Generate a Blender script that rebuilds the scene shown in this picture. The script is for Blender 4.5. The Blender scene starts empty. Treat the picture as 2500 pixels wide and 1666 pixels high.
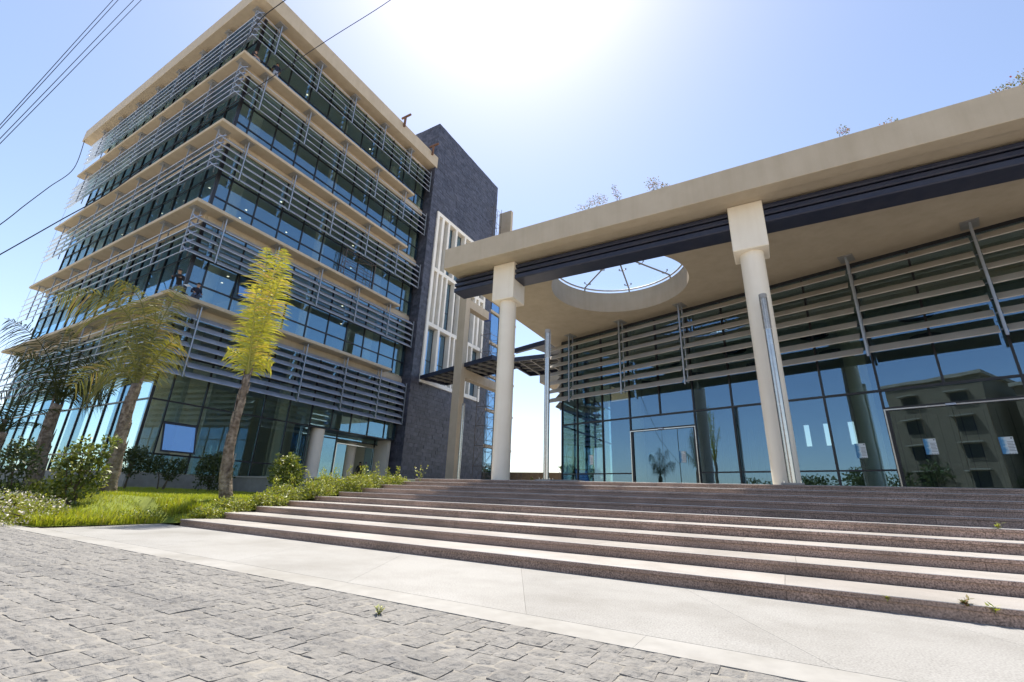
import bpy, bmesh, math, random
import numpy as np
from mathutils import Vector, Matrix, noise as mnoise

random.seed(7)
rng = np.random.default_rng(11)
rad = math.radians
scene = bpy.context.scene
COL = scene.collection

# ------------------------------------------------------------------ camera
YAW, PITCH, ROLL = 0.52992681, 0.33567089, 0.03977608
CAM = Vector((0.0, 0.0, 0.9))
def cam_axes():
    f = Vector((-math.sin(YAW) * math.cos(PITCH), math.cos(YAW) * math.cos(PITCH), math.sin(PITCH)))
    r = Vector((math.cos(YAW), math.sin(YAW), 0)); u = r.cross(f)
    c, s = math.cos(ROLL), math.sin(ROLL)
    return c * r + s * u, -s * r + c * u, f
CR, CU, CF = cam_axes()
cam_data = bpy.data.cameras.new('camera')
cam_data.sensor_width = 36.0; cam_data.lens = 36.0 * 1102.77 / 2500.0
cam_data.clip_start = 0.05; cam_data.clip_end = 2000.0
cam = bpy.data.objects.new('camera', cam_data); COL.objects.link(cam)
cam.matrix_world = Matrix(((CR.x, CU.x, -CF.x, CAM.x), (CR.y, CU.y, -CF.y, CAM.y), (CR.z, CU.z, -CF.z, CAM.z), (0, 0, 0, 1)))
scene.camera = cam
def project(p):
    d = Vector(p) - CAM; w = d.dot(CF)
    if w <= 0.05: return None
    return (1250 + 1102.77 * d.dot(CR) / w, 833 - 1102.77 * d.dot(CU) / w)

# ------------------------------------------------------------------ sky, sun, exposure
SUN_AZ, SUN_EL = rad(-36.0), rad(66.0)
sun_dir = Vector((math.sin(SUN_AZ) * math.cos(SUN_EL), math.cos(SUN_AZ) * math.cos(SUN_EL), math.sin(SUN_EL)))
world = bpy.data.worlds.new('World'); scene.world = world; world.use_nodes = True
nt = world.node_tree; nt.nodes.clear()
wo = nt.nodes.new('ShaderNodeOutputWorld'); bg = nt.nodes.new('ShaderNodeBackground'); sky = nt.nodes.new('ShaderNodeTexSky')
sky.sky_type = 'NISHITA'; sky.sun_disc = False
sky.sun_elevation = SUN_EL; sky.sun_rotation = SUN_AZ
sky.air_density = 1.0; sky.dust_density = 0.6; sky.ozone_density = 1.6; sky.altitude = 20
bg.inputs['Strength'].default_value = 0.112
wb = nt.nodes.new('ShaderNodeMixRGB'); wb.blend_type = 'MULTIPLY'; wb.inputs[0].default_value = 1.0; wb.inputs[2].default_value = (1.06, 0.975, 0.93, 1)   # white balance of the picture
nt.links.new(sky.outputs[0], wb.inputs[1]); nt.links.new(wb.outputs[0], bg.inputs[0]); nt.links.new(bg.outputs[0], wo.inputs[0])
sl = bpy.data.lights.new('sun', 'SUN'); sl.energy = 3.65; sl.angle = rad(0.55); sl.color = (1.0, 0.93, 0.82)
sun = bpy.data.objects.new('sun', sl); COL.objects.link(sun)
sun.rotation_euler = sun_dir.to_track_quat('Z', 'Y').to_euler(); sun.location = (0, 0, 60)
scene.view_settings.view_transform = 'Standard'; scene.view_settings.look = 'None'
scene.view_settings.exposure = 1.15; scene.view_settings.gamma = 1.0
scene.view_settings.use_curve_mapping = False
scene.cycles.use_denoising = True
scene.cycles.max_bounces = 8; scene.cycles.diffuse_bounces = 4; scene.cycles.glossy_bounces = 4
scene.cycles.transmission_bounces = 6; scene.cycles.transparent_max_bounces = 24
scene.cycles.caustics_reflective = False; scene.cycles.caustics_refractive = False
scene.cycles.sample_clamp_indirect = 6.0

# ------------------------------------------------------------------ materials
MAT = {}
def nodes_of(name):
    m = bpy.data.materials.new(name); m.use_nodes = True
    n = m.node_tree.nodes; n.clear(); return m, m.node_tree, n, m.node_tree.links
def N(n, t, **kw):
    x = n.new(t)
    for k, v in kw.items(): setattr(x, k, v)
    return x
def ramp(n, stops):
    r = n.new('ShaderNodeValToRGB'); e = r.color_ramp.elements
    while len(e) < len(stops): e.new(0.5)
    for i, (p, c) in enumerate(stops):
        e[i].position = p; e[i].color = (c[0], c[1], c[2], 1)
    return r
def surf(name, c1, c2=None, bdist=0.02, scale=6.0, rough=0.6, metal=0.0, bump=0.0, bscale=60.0, detail=4, spec=0.5, c3=None, c3scale=0.6, per=0.0, coord='Object', rnd=None, rough2=None, c3amt=0.5, streak=0.0, stain=0.0, stain_scale=0.7):
    """principled surface: noise between c1 and c2, large soft variation towards c3, per-piece brightness change, fine bump"""
    m, t, n, l = nodes_of(name)
    out = N(n, 'ShaderNodeOutputMaterial'); b = N(n, 'ShaderNodeBsdfPrincipled')
    b.inputs['Roughness'].default_value = rough; b.inputs['Metallic'].default_value = metal
    b.inputs['Specular IOR Level'].default_value = spec
    l.new(b.outputs[0], out.inputs[0])
    geo = N(n, 'ShaderNodeNewGeometry')
    tc = geo.outputs['Position']
    if coord == 'Object':
        tcn = N(n, 'ShaderNodeTexCoord'); tc = tcn.outputs['Object']
    c2 = c2 or c1
    nz = N(n, 'ShaderNodeTexNoise'); nz.inputs['Scale'].default_value = scale; nz.inputs['Detail'].default_value = detail
    l.new(tc, nz.inputs['Vector'])
    r = ramp(n, [(0.34, c1), (0.66, c2)]); l.new(nz.outputs[0], r.inputs[0]); col = r.outputs[0]
    if c3:
        nz3 = N(n, 'ShaderNodeTexNoise'); nz3.inputs['Scale'].default_value = c3scale; nz3.inputs['Detail'].default_value = 5
        l.new(geo.outputs['Position'], nz3.inputs['Vector'])
        r3 = ramp(n, [(0.45, (0, 0, 0)), (0.72, (c3amt, c3amt, c3amt))]); l.new(nz3.outputs[0], r3.inputs[0])
        mx = N(n, 'ShaderNodeMixRGB'); l.new(r3.outputs[0], mx.inputs[0]); l.new(col, mx.inputs[1]); mx.inputs[2].default_value = (*c3, 1); col = mx.outputs[0]
    if streak or stain:
        mp = N(n, 'ShaderNodeMapping'); mp.inputs['Scale'].default_value = (2.6, 2.6, 0.16) if streak else (1, 1, 1); l.new(geo.outputs['Position'], mp.inputs[0])
        ns = N(n, 'ShaderNodeTexNoise'); ns.inputs['Scale'].default_value = 1.0 if streak else stain_scale; ns.inputs['Detail'].default_value = 6; ns.inputs['Roughness'].default_value = 0.65; l.new(mp.outputs[0], ns.inputs['Vector'])
        k = 1 - (streak or stain); rs = ramp(n, [(0.42, (1, 1, 1)), (0.70, (k, k * .985, k * .96))]); l.new(ns.outputs[0], rs.inputs[0])
        ms = N(n, 'ShaderNodeMixRGB', blend_type='MULTIPLY'); ms.inputs[0].default_value = 1; l.new(col, ms.inputs[1]); l.new(rs.outputs[0], ms.inputs[2]); col = ms.outputs[0]
    if per:
        oi = N(n, 'ShaderNodeObjectInfo'); ad = N(n, 'ShaderNodeMath', operation='ADD'); l.new(oi.outputs['Random'], ad.inputs[0]); l.new(geo.outputs['Random Per Island'], ad.inputs[1])
        fr = N(n, 'ShaderNodeMath', operation='FRACT'); l.new(ad.outputs[0], fr.inputs[0])
        mr = N(n, 'ShaderNodeMapRange'); mr.inputs['To Min'].default_value = 1 - per; mr.inputs['To Max'].default_value = 1 + per; l.new(fr.outputs[0], mr.inputs[0])
        hs = N(n, 'ShaderNodeHueSaturation'); l.new(mr.outputs[0], hs.inputs['Value']); l.new(col, hs.inputs['Color']); col = hs.outputs[0]
    l.new(col, b.inputs['Base Color'])
    if rough2 is not None:
        mr2 = N(n, 'ShaderNodeMapRange'); mr2.inputs['To Min'].default_value = rough; mr2.inputs['To Max'].default_value = rough2
        l.new(nz.outputs[0], mr2.inputs[0]); l.new(mr2.outputs[0], b.inputs['Roughness'])
    if bump:
        nb = N(n, 'ShaderNodeTexNoise'); nb.inputs['Scale'].default_value = bscale; nb.inputs['Detail'].default_value = 5
        l.new(tc, nb.inputs['Vector'])
        bp = N(n, 'ShaderNodeBump'); bp.inputs['Strength'].default_value = bump; bp.inputs['Distance'].default_value = bdist
        l.new(nb.outputs[0], bp.inputs['Height']); l.new(bp.outputs[0], b.inputs['Normal'])
    MAT[name] = m
    return m

surf('tan_render', (0.48, 0.40, 0.295), (0.525, 0.44, 0.33), scale=1.5, rough=0.75, bump=0.08, bscale=90, c3=(0.455, 0.375, 0.275), c3scale=0.35, coord='World', streak=0.08)
surf('cream_paint', (0.84, 0.755, 0.63), (0.88, 0.80, 0.675), scale=1.2, rough=0.55, bump=0.05, bscale=70, c3=(0.79, 0.70, 0.58), c3scale=0.5, coord='World', streak=0.06)
surf('white_frame', (0.86, 0.825, 0.75), (0.90, 0.86, 0.79), scale=2, rough=0.6, bump=0.05, c3=(0.72, 0.66, 0.56), c3scale=0.8, coord='World')
surf('navy_metal', (0.018, 0.022, 0.045), (0.026, 0.030, 0.056), scale=3, rough=0.38, spec=0.5, c3=(0.05, 0.05, 0.065), c3scale=1.6, c3amt=0.35, coord='World')
surf('dark_frame', (0.016, 0.016, 0.020), (0.024, 0.024, 0.028), scale=4, rough=0.4)
surf('hall_louvre', (0.47, 0.44, 0.40), (0.52, 0.49, 0.45), scale=3, rough=0.4, metal=0.15, c3=(0.42, 0.39, 0.35), c3scale=1.2, coord='World', stain=0.2, stain_scale=1.5)  # same louvres as the office, warm bounce under the canopy put into the colour
surf('aluminium', (0.47, 0.52, 0.63), (0.53, 0.58, 0.69), scale=3, rough=0.30, metal=0.5, rough2=0.42, c3=(0.42, 0.46, 0.54), c3scale=1.2, coord='World', stain=0.22, stain_scale=1.3)  # blue of the reflected sky mixed into the base colour
surf('steel_post', (0.34, 0.37, 0.42), (0.40, 0.43, 0.48), scale=5, rough=0.42, metal=0.55, coord='World')
surf('plate_steel', (0.30, 0.29, 0.27), (0.36, 0.34, 0.32), scale=6, rough=0.5, metal=0.3, coord='World')
surf('stainless', (0.52, 0.50, 0.47), (0.60, 0.57, 0.53), scale=8, rough=0.2, metal=1.0, rough2=0.3)
surf('lamp_lattice', (0.62, 0.63, 0.64), (0.7, 0.7, 0.7), scale=8, rough=0.3, metal=0.6)
surf('granite_riser', (0.15, 0.098, 0.076), (0.56, 0.39, 0.315), scale=62, rough=0.5, bump=0.12, bscale=140, detail=3, c3=(0.24, 0.18, 0.15), c3scale=0.9, per=0.12, coord='World', stain=0.35, stain_scale=1.1)
surf('granite_tread', (0.37, 0.35, 0.325), (0.52, 0.49, 0.46), scale=120, rough=0.42, bump=0.06, bscale=140, detail=3, c3=(0.36, 0.33, 0.30), c3scale=0.8, per=0.07, coord='World', stain=0.25, stain_scale=0.9)
surf('apron_stone', (0.24, 0.236, 0.225), (0.38, 0.374, 0.36), scale=70, rough=0.6, bump=0.1, bscale=150, detail=3, c3=(0.27, 0.262, 0.245), c3scale=0.55, per=0.05, coord='World', stain=0.24, stain_scale=0.8)
surf('apron_band', (0.295, 0.288, 0.272), (0.335, 0.328, 0.31), scale=6, rough=0.7, bump=0.06, bscale=60, c3=(0.25, 0.24, 0.215), c3scale=0.9, coord='World', stain=0.2, stain_scale=1.2)
surf('joint_sand', (0.22, 0.207, 0.182), (0.29, 0.273, 0.242), scale=30, rough=0.9, bump=0.3, bscale=120, coord='World')
surf('basalt_sett', (0.178, 0.171, 0.160), (0.235, 0.226, 0.211), scale=16, rough=0.8, bump=0.9, bdist=0.022, bscale=34, detail=7, c3=(0.265, 0.252, 0.228), c3scale=1.7, per=0.06, coord='World')
surf('terrace_stone', (0.40, 0.37, 0.33), (0.46, 0.43, 0.38), scale=40, rough=0.5, bump=0.03, coord='World')
surf('slate', (0.040, 0.042, 0.060), (0.078, 0.080, 0.108), scale=3.5, rough=0.5, bump=0.25, bscale=28, per=0.28, c3=(0.10, 0.10, 0.12), c3scale=0.5, c3amt=0.3, coord='World')
surf('slate_core', (0.02, 0.02, 0.025), rough=0.8)
surf('bounce_concrete', (0.42, 0.385, 0.325), (0.47, 0.43, 0.365), scale=60, rough=0.9, bump=0.2, bscale=140, coord='World')  # ground tone raised and warmed so it bounces fill light into the shade
surf('soil', (0.10, 0.075, 0.05), (0.16, 0.12, 0.08), scale=9, rough=0.95, bump=0.4, bscale=30, coord='World')
surf('lawn_soil', (0.14, 0.18, 0.018), (0.20, 0.24, 0.03), scale=7, rough=0.95, bump=0.5, bscale=40, c3=(0.11, 0.10, 0.045), c3scale=0.9, coord='World')
surf('wall_grey', (0.24, 0.225, 0.205), (0.30, 0.285, 0.26), scale=3, rough=0.8, bump=0.1, bscale=60, c3=(0.17, 0.16, 0.145), c3scale=1.1, coord='World')
surf('interior_wall', (0.68, 0.64, 0.54), (0.72, 0.68, 0.58), scale=0.8, rough=0.8, coord='World')
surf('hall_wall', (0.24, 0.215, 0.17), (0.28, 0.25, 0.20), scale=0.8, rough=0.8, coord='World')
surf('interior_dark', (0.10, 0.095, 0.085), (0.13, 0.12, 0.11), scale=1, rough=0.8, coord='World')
surf('ceiling_white', (0.68, 0.65, 0.56), (0.72, 0.69, 0.60), scale=0.6, rough=0.85, coord='World')
surf('void_shade_black', (0.01, 0.01, 0.011), rough=0.7)  # near black painted in for the shade inside recesses and openings
surf('palm_bark', (0.12, 0.085, 0.06), (0.36, 0.29, 0.225), scale=9, rough=0.9, bump=1.0, bdist=0.05, bscale=20, detail=8, c3=(0.11, 0.08, 0.06), c3scale=3, coord='World')
surf('stem_bark', (0.09, 0.065, 0.045), (0.15, 0.115, 0.08), scale=12, rough=0.9, bump=0.5, coord='World')
surf('cable_black', (0.012, 0.012, 0.013), rough=0.5)
surf('rust_steel', (0.12, 0.055, 0.03), (0.20, 0.10, 0.055), scale=14, rough=0.75, bump=0.2, coord='World')
surf('scaffold_steel', (0.09, 0.075, 0.065), (0.17, 0.14, 0.12), scale=10, rough=0.6, metal=0.4, coord='World')
surf('wood_plank', (0.30, 0.20, 0.12), (0.40, 0.28, 0.17), scale=8, rough=0.8, coord='World')
surf('house_wall', (0.17, 0.125, 0.08), (0.21, 0.16, 0.105), scale=2, rough=0.85, coord='World')
surf('house_trim', (0.32, 0.27, 0.20), (0.36, 0.30, 0.23), scale=2, rough=0.85, coord='World')
surf('house_window', (0.02, 0.022, 0.026), rough=0.2)
surf('skin', (0.36, 0.21, 0.14), (0.40, 0.24, 0.165), scale=10, rough=0.5)
surf('hair_dark', (0.012, 0.010, 0.009), rough=0.5)
surf('shirt_black', (0.014, 0.015, 0.02), rough=0.85)
surf('shirt_navy', (0.012, 0.016, 0.035), rough=0.85)
surf('jeans', (0.07, 0.11, 0.20), (0.11, 0.15, 0.25), scale=20, rough=0.9)
surf('jeans_pale', (0.22, 0.25, 0.33), (0.30, 0.33, 0.40), scale=20, rough=0.9)
surf('trousers_dark', (0.02, 0.02, 0.025), rough=0.9)
surf('skirt_plum', (0.12, 0.06, 0.10), rough=0.9)
surf('scarf_pink', (0.45, 0.07, 0.12), rough=0.9)
surf('paper_white', (0.75, 0.74, 0.70), rough=0.7)
surf('blue_end', (0.02, 0.05, 0.22), (0.03, 0.07, 0.28), scale=3, rough=0.5)
surf('blossom_white', (0.62, 0.55, 0.48), (0.74, 0.68, 0.60), scale=12, rough=0.8)
surf('blossom_red', (0.35, 0.02, 0.03), (0.5, 0.05, 0.05), scale=12, rough=0.6)
surf('blossom_yellow', (0.55, 0.5, 0.08), rough=0.6)

def stripes(name, c1, c2, scale):
    m, t, n, l = nodes_of(name)
    out = N(n, 'ShaderNodeOutputMaterial'); b = N(n, 'ShaderNodeBsdfPrincipled'); b.inputs['Roughness'].default_value = 0.9
    tc = N(n, 'ShaderNodeTexCoord'); w = N(n, 'ShaderNodeTexWave', bands_direction='Z'); w.inputs['Scale'].default_value = scale
    l.new(tc.outputs['Object'], w.inputs[0]); r = ramp(n, [(0.45, c1), (0.55, c2)]); l.new(w.outputs[0], r.inputs[0])
    l.new(r.outputs[0], b.inputs[0]); l.new(b.outputs[0], out.inputs[0]); MAT[name] = m
stripes('shirt_striped', (0.30, 0.04, 0.08), (0.6, 0.55, 0.55), 4.5)

def leaf(name, c1, c2, trans=0.45, gloss=0.05, rough=0.45, tint=(1.15, 1.1, 0.45), dry=None):
    m, t, n, l = nodes_of(name)
    out = N(n, 'ShaderNodeOutputMaterial')
    geo = N(n, 'ShaderNodeNewGeometry')
    st = [(0.0, c1), (0.75, c2), (1.0, dry or c2)] if dry else [(0.0, c1), (1.0, c2)]
    r = ramp(n, st); l.new(geo.outputs['Random Per Island'], r.inputs[0])
    d = N(n, 'ShaderNodeBsdfDiffuse'); tr = N(n, 'ShaderNodeBsdfTranslucent'); g = N(n, 'ShaderNodeBsdfGlossy'); g.inputs['Roughness'].default_value = rough
    g.inputs['Color'].default_value = (0.9, 0.9, 0.85, 1)
    mt = N(n, 'ShaderNodeMixRGB', blend_type='MULTIPLY'); mt.inputs[0].default_value = 1; mt.inputs[2].default_value = (*tint, 1)
    l.new(r.outputs[0], d.inputs[0]); l.new(r.outputs[0], mt.inputs[1]); l.new(mt.outputs[0], tr.inputs[0])
    m1 = N(n, 'ShaderNodeMixShader'); m1.inputs[0].default_value = trans; l.new(d.outputs[0], m1.inputs[1]); l.new(tr.outputs[0], m1.inputs[2])
    m2 = N(n, 'ShaderNodeMixShader'); m2.inputs[0].default_value = gloss; l.new(m1.outputs[0], m2.inputs[1]); l.new(g.outputs[0], m2.inputs[2])
    l.new(m2.outputs[0], out.inputs[0]); MAT[name] = m
leaf('grass_leaf', (0.25, 0.32, 0.022), (0.40, 0.44, 0.045), trans=0.5, gloss=0.03, dry=(0.36, 0.31, 0.10))
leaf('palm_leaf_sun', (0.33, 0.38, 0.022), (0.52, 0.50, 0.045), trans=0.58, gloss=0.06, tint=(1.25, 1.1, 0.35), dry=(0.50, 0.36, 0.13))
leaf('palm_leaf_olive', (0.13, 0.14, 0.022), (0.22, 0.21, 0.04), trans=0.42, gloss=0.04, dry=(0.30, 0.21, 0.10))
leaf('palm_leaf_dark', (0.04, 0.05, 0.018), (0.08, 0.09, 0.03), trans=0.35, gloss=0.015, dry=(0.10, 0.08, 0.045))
leaf('shrub_leaf', (0.06, 0.10, 0.015), (0.20, 0.24, 0.035), trans=0.38, gloss=0.06, dry=(0.38, 0.38, 0.10))
leaf('shrub_leaf_dark', (0.03, 0.05, 0.014), (0.08, 0.11, 0.03), trans=0.3, gloss=0.05)
leaf('shrub_leaf_bright', (0.19, 0.25, 0.022), (0.36, 0.39, 0.055), trans=0.42, gloss=0.08, dry=(0.30, 0.26, 0.10))
leaf('roof_leaf', (0.06, 0.09, 0.03), (0.20, 0.17, 0.06), trans=0.4, gloss=0.06, dry=(0.32, 0.10, 0.07))
leaf('far_leaf', (0.05, 0.075, 0.02), (0.10, 0.12, 0.035), trans=0.3, gloss=0.03)

def glass(name, tint=(0.70, 0.80, 0.76), base=0.05, gain=1.25, wav=0.006, rtint=(0.52, 0.77, 1.0)):
    m, t, n, l = nodes_of(name)
    out = N(n, 'ShaderNodeOutputMaterial'); tr = N(n, 'ShaderNodeBsdfTransparent'); tr.inputs[0].default_value = (*tint, 1)
    g = N(n, 'ShaderNodeBsdfGlossy'); g.inputs['Roughness'].default_value = 0.004; g.inputs['Color'].default_value = (*rtint, 1)
    geo = N(n, 'ShaderNodeNewGeometry'); nz = N(n, 'ShaderNodeTexNoise'); nz.inputs['Scale'].default_value = 0.7; nz.inputs['Detail'].default_value = 1.5
    oi = N(n, 'ShaderNodeObjectInfo'); va = N(n, 'ShaderNodeVectorMath', operation='ADD'); sc_ = N(n, 'ShaderNodeVectorMath', operation='SCALE')
    cb = N(n, 'ShaderNodeCombineXYZ'); l.new(oi.outputs['Random'], cb.inputs[0]); l.new(oi.outputs['Random'], cb.inputs[1])
    sc_.inputs['Scale'].default_value = 40; l.new(cb.outputs[0], sc_.inputs[0]); l.new(geo.outputs['Position'], va.inputs[0]); l.new(sc_.outputs[0], va.inputs[1])
    l.new(va.outputs[0], nz.inputs['Vector'])
    bp = N(n, 'ShaderNodeBump'); bp.inputs['Strength'].default_value = 1.0; bp.inputs['Distance'].default_value = wav * 0.35; l.new(nz.outputs[0], bp.inputs['Height'])
    l.new(bp.outputs[0], g.inputs['Normal'])
    lw = N(n, 'ShaderNodeLayerWeight'); lw.inputs['Blend'].default_value = 0.5        # Schlick, the same on both faces of the thin pane
    pw = N(n, 'ShaderNodeMath', operation='POWER'); pw.inputs[1].default_value = 5.0; l.new(lw.outputs['Facing'], pw.inputs[0])
    fr = N(n, 'ShaderNodeMath', operation='MULTIPLY_ADD'); fr.inputs[1].default_value = 0.96; fr.inputs[2].default_value = 0.04; l.new(pw.outputs[0], fr.inputs[0])
    ma = N(n, 'ShaderNodeMath', operation='MULTIPLY_ADD'); ma.inputs[1].default_value = gain; ma.inputs[2].default_value = base; ma.use_clamp = True
    l.new(fr.outputs[0], ma.inputs[0])
    mx = N(n, 'ShaderNodeMixShader'); l.new(ma.outputs[0], mx.inputs[0]); l.new(tr.outputs[0], mx.inputs[1]); l.new(g.outputs[0], mx.inputs[2])
    l.new(mx.outputs[0], out.inputs[0]); MAT[name] = m
glass('facade_glass', tint=(0.82, 0.89, 0.84), base=0.17, gain=1.0, rtint=(0.42, 0.72, 1.0))
glass('hall_glass', tint=(0.66, 0.74, 0.70), base=0.15, gain=1.0, rtint=(0.46, 0.70, 1.0))
glass('frame_glass', tint=(0.45, 0.60, 0.70), base=0.42, gain=1.1)
glass('clear_glass', tint=(0.97, 0.98, 0.98), base=0.0, gain=0.2, wav=0.0)

def poster_material():
    m, t, n, l = nodes_of('poster_print')
    out = N(n, 'ShaderNodeOutputMaterial'); b = N(n, 'ShaderNodeBsdfPrincipled'); b.inputs['Roughness'].default_value = 0.5
    tc = N(n, 'ShaderNodeTexCoord'); sp = N(n, 'ShaderNodeSeparateXYZ'); l.new(tc.outputs['Generated'], sp.inputs[0])
    nz = N(n, 'ShaderNodeTexNoise'); nz.inputs['Scale'].default_value = 6; l.new(tc.outputs['Generated'], nz.inputs['Vector'])
    a = N(n, 'ShaderNodeMath', operation='MULTIPLY_ADD'); a.inputs[1].default_value = 0.5; a.inputs[2].default_value = -0.25; l.new(nz.outputs[0], a.inputs[0])
    s = N(n, 'ShaderNodeMath', operation='ADD'); l.new(sp.outputs[0], s.inputs[0]); l.new(a.outputs[0], s.inputs[1])
    r = ramp(n, [(0.0, (0.05, 0.20, 0.42)), (0.22, (0.10, 0.32, 0.55)), (0.42, (0.55, 0.70, 0.78)), (0.5, (0.72, 0.76, 0.78))]); l.new(s.outputs[0], r.inputs[0])
    l.new(r.outputs[0], b.inputs[0]); l.new(b.outputs[0], out.inputs[0]); MAT['poster_print'] = m
poster_material()
def glow(name, col, k):
    m, t, n, l = nodes_of(name); out = N(n, 'ShaderNodeOutputMaterial'); e = N(n, 'ShaderNodeEmission'); e.inputs[0].default_value = (*col, 1); e.inputs[1].default_value = k
    l.new(e.outputs[0], out.inputs[0]); MAT[name] = m
glow('downlight_on', (1.0, 0.90, 0.74), 1.2)
surf('poster_ink', (0.10, 0.12, 0.15), rough=0.6)

# ------------------------------------------------------------------ mesh helpers
class MB:
    def __init__(s): s.v = []; s.f = []; s.m = []
    def add(s, vs, fs, mi=0):
        o = len(s.v); s.v.extend([tuple(x) for x in vs]); s.f.extend([tuple(i + o for i in q) for q in fs]); s.m.extend([mi] * len(fs)); return s
    def box(s, x0, x1, y0, y1, z0, z1, T=None, mi=0):
        vs = [(x, y, z) for z in (z0, z1) for y in (y0, y1) for x in (x0, x1)]
        if T: vs = [T(v) for v in vs]
        return s.add(vs, [(0, 2, 3, 1), (4, 5, 7, 6), (0, 1, 5, 4), (2, 6, 7, 3), (0, 4, 6, 2), (1, 3, 7, 5)], mi)
    def prism(s, poly, z0, z1, mi=0):
        n = len(poly); vs = [(x, y, z0) for x, y in poly] + [(x, y, z1) for x, y in poly]
        fs = [tuple(range(n - 1, -1, -1)), tuple(range(n, 2 * n))] + [(i, (i + 1) % n, n + (i + 1) % n, n + i) for i in range(n)]
        return s.add(vs, fs, mi)
    def tube(s, pts, r, n=6, cap=True, mi=0):
        pts = [Vector(p) for p in pts]; rr = r if isinstance(r, (list, tuple)) else [r] * len(pts)
        vs = []; up = Vector((0, 0, 1)); prev = None
        for i, p in enumerate(pts):
            t = (pts[min(i + 1, len(pts) - 1)] - pts[max(i - 1, 0)]).normalized()
            if prev is None:
                a = t.cross(up if abs(t.z) < 0.95 else Vector((1, 0, 0))).normalized()
            else:
                a = (prev - t * prev.dot(t)).normalized()
            prev = a; b = t.cross(a)
            for k in range(n):
                w = 2 * math.pi * k / n; vs.append(p + (a * math.cos(w) + b * math.sin(w)) * rr[i])
        fs = []
        for i in range(len(pts) - 1):
            for k in range(n):
                k2 = (k + 1) % n; fs.append((i * n + k, i * n + k2, (i + 1) * n + k2, (i + 1) * n + k))
        if cap:
            fs.append(tuple(range(n - 1, -1, -1))); fs.append(tuple(range((len(pts) - 1) * n, len(pts) * n)))
        return s.add(vs, fs, mi)
    def cyl(s, c, r, z0, z1, n=24, r1=None, mi=0):
        r1 = r if r1 is None else r1
        vs = [(c[0] + r * math.cos(2 * math.pi * k / n), c[1] + r * math.sin(2 * math.pi * k / n), z0) for k in range(n)]
        vs += [(c[0] + r1 * math.cos(2 * math.pi * k / n), c[1] + r1 * math.sin(2 * math.pi * k / n), z1) for k in range(n)]
        return s.add(vs, [tuple(range(n - 1, -1, -1)), tuple(range(n, 2 * n))] + [(k, (k + 1) % n, n + (k + 1) % n, n + k) for k in range(n)], mi)
    def mesh(s, name, mats, smooth=False):
        me = bpy.data.meshes.new(name); me.from_pydata(s.v, [], s.f); me.update()
        for m in (mats if isinstance(mats, (list, tuple)) else [mats]): me.materials.append(MAT[m])
        if any(s.m): me.polygons.foreach_set('material_index', s.m)
        if smooth: me.polygons.foreach_set('use_smooth', [True] * len(me.polygons))
        return me
ORIGIN = {}
def wo_of(o): return ORIGIN.get(o.name, Vector((0, 0, 0))) if o else Vector((0, 0, 0))
def place(me, name, parent=None, loc=(0, 0, 0), rot=None, scale=None):
    o = bpy.data.objects.new(name, me); COL.objects.link(o)
    loc = Vector(loc); ORIGIN[o.name] = loc.copy()
    if parent: o.parent = parent; loc = loc - wo_of(parent)
    o.location = loc
    if rot: o.rotation_euler = rot
    if scale: o.scale = scale
    return o
def tag(o, label=None, cat=None, group=None, kind=None):
    if label: o['label'] = label
    if cat: o['category'] = cat
    if group: o['group'] = group
    if kind: o['kind'] = kind
    return o
def thing(name, label, cat, loc, group=None):
    o = bpy.data.objects.new(name, None); COL.objects.link(o); o.location = loc; o.empty_display_size = 0.3
    ORIGIN[o.name] = Vector(loc); return tag(o, label, cat, group)
def part(mb, name, mat, parent=None, smooth=False, bevel=0.0, seg=2, kind=None):
    o = place(mb.mesh(name, mat, smooth), name, parent)
    if bevel:
        b = o.modifiers.new('bevel', 'BEVEL'); b.width = bevel; b.segments = seg; b.limit_method = 'ANGLE'; b.angle_limit = rad(50)
    if kind: o['kind'] = kind
    return o
def shade_auto(o, ang=40):
    me = o.data; me.polygons.foreach_set('use_smooth', [True] * len(me.polygons)); me.set_sharp_from_angle(angle=rad(ang)); return o
def np_mesh(name, verts, faces, mat):
    me = bpy.data.meshes.new(name); me.from_pydata(verts.tolist() if hasattr(verts, 'tolist') else verts, [], faces.tolist() if hasattr(faces, 'tolist') else faces); me.update()
    me.materials.append(MAT[mat]); return me

# ------------------------------------------------------------------ ground, setts, apron
g = part(MB().box(-700, 700, -700, 700, -1.2, -0.03), 'ground', 'bounce_concrete'); tag(g, 'concrete ground reaching to the horizon, paled to bounce light', None, kind='structure')

pave = part(MB().box(-46, 14, -9, 3.432, -0.3, -0.0065), 'cobble_pavement', 'joint_sand')
tag(pave, 'grey rough basalt sett paving in the foreground with sandy joints', kind='structure')
def stone_mesh(seed):
    r = random.Random(seed); n = 5; vs = []; fs = []
    for j in range(n):
        for i in range(n):
            u, v = i / (n - 1) - 0.5, j / (n - 1) - 0.5
            e = max(abs(u), abs(v)) > 0.49
            z = -0.008 + .006 * r.random() if e else 0.001 + 0.013 * r.random()
            if not e and r.random() < 0.2: z -= 0.009
            vs.append((u + r.uniform(-.022, .022), v + r.uniform(-.022, .022), z))
    ring = [i for i in range(n)] + [j * n + n - 1 for j in range(1, n)] + [(n - 1) * n + i for i in range(n - 2, -1, -1)] + [j * n for j in range(n - 2, 0, -1)]
    for j in range(n - 1):
        for i in range(n - 1): a = j * n + i; fs.append((a, a + 1, a + n + 1, a + n))
    o = len(vs)
    for k in ring: x, y, z = vs[k]; vs.append((x * 1.0, y * 1.0, -0.05))
    for q in range(len(ring)):
        q2 = (q + 1) % len(ring); fs.append((ring[q2], ring[q], o + q, o + q2))
    me = bpy.data.meshes.new('sett'); me.from_pydata(vs, [], fs); me.update(); me.materials.append(MAT['basalt_sett'])
    return me
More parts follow.
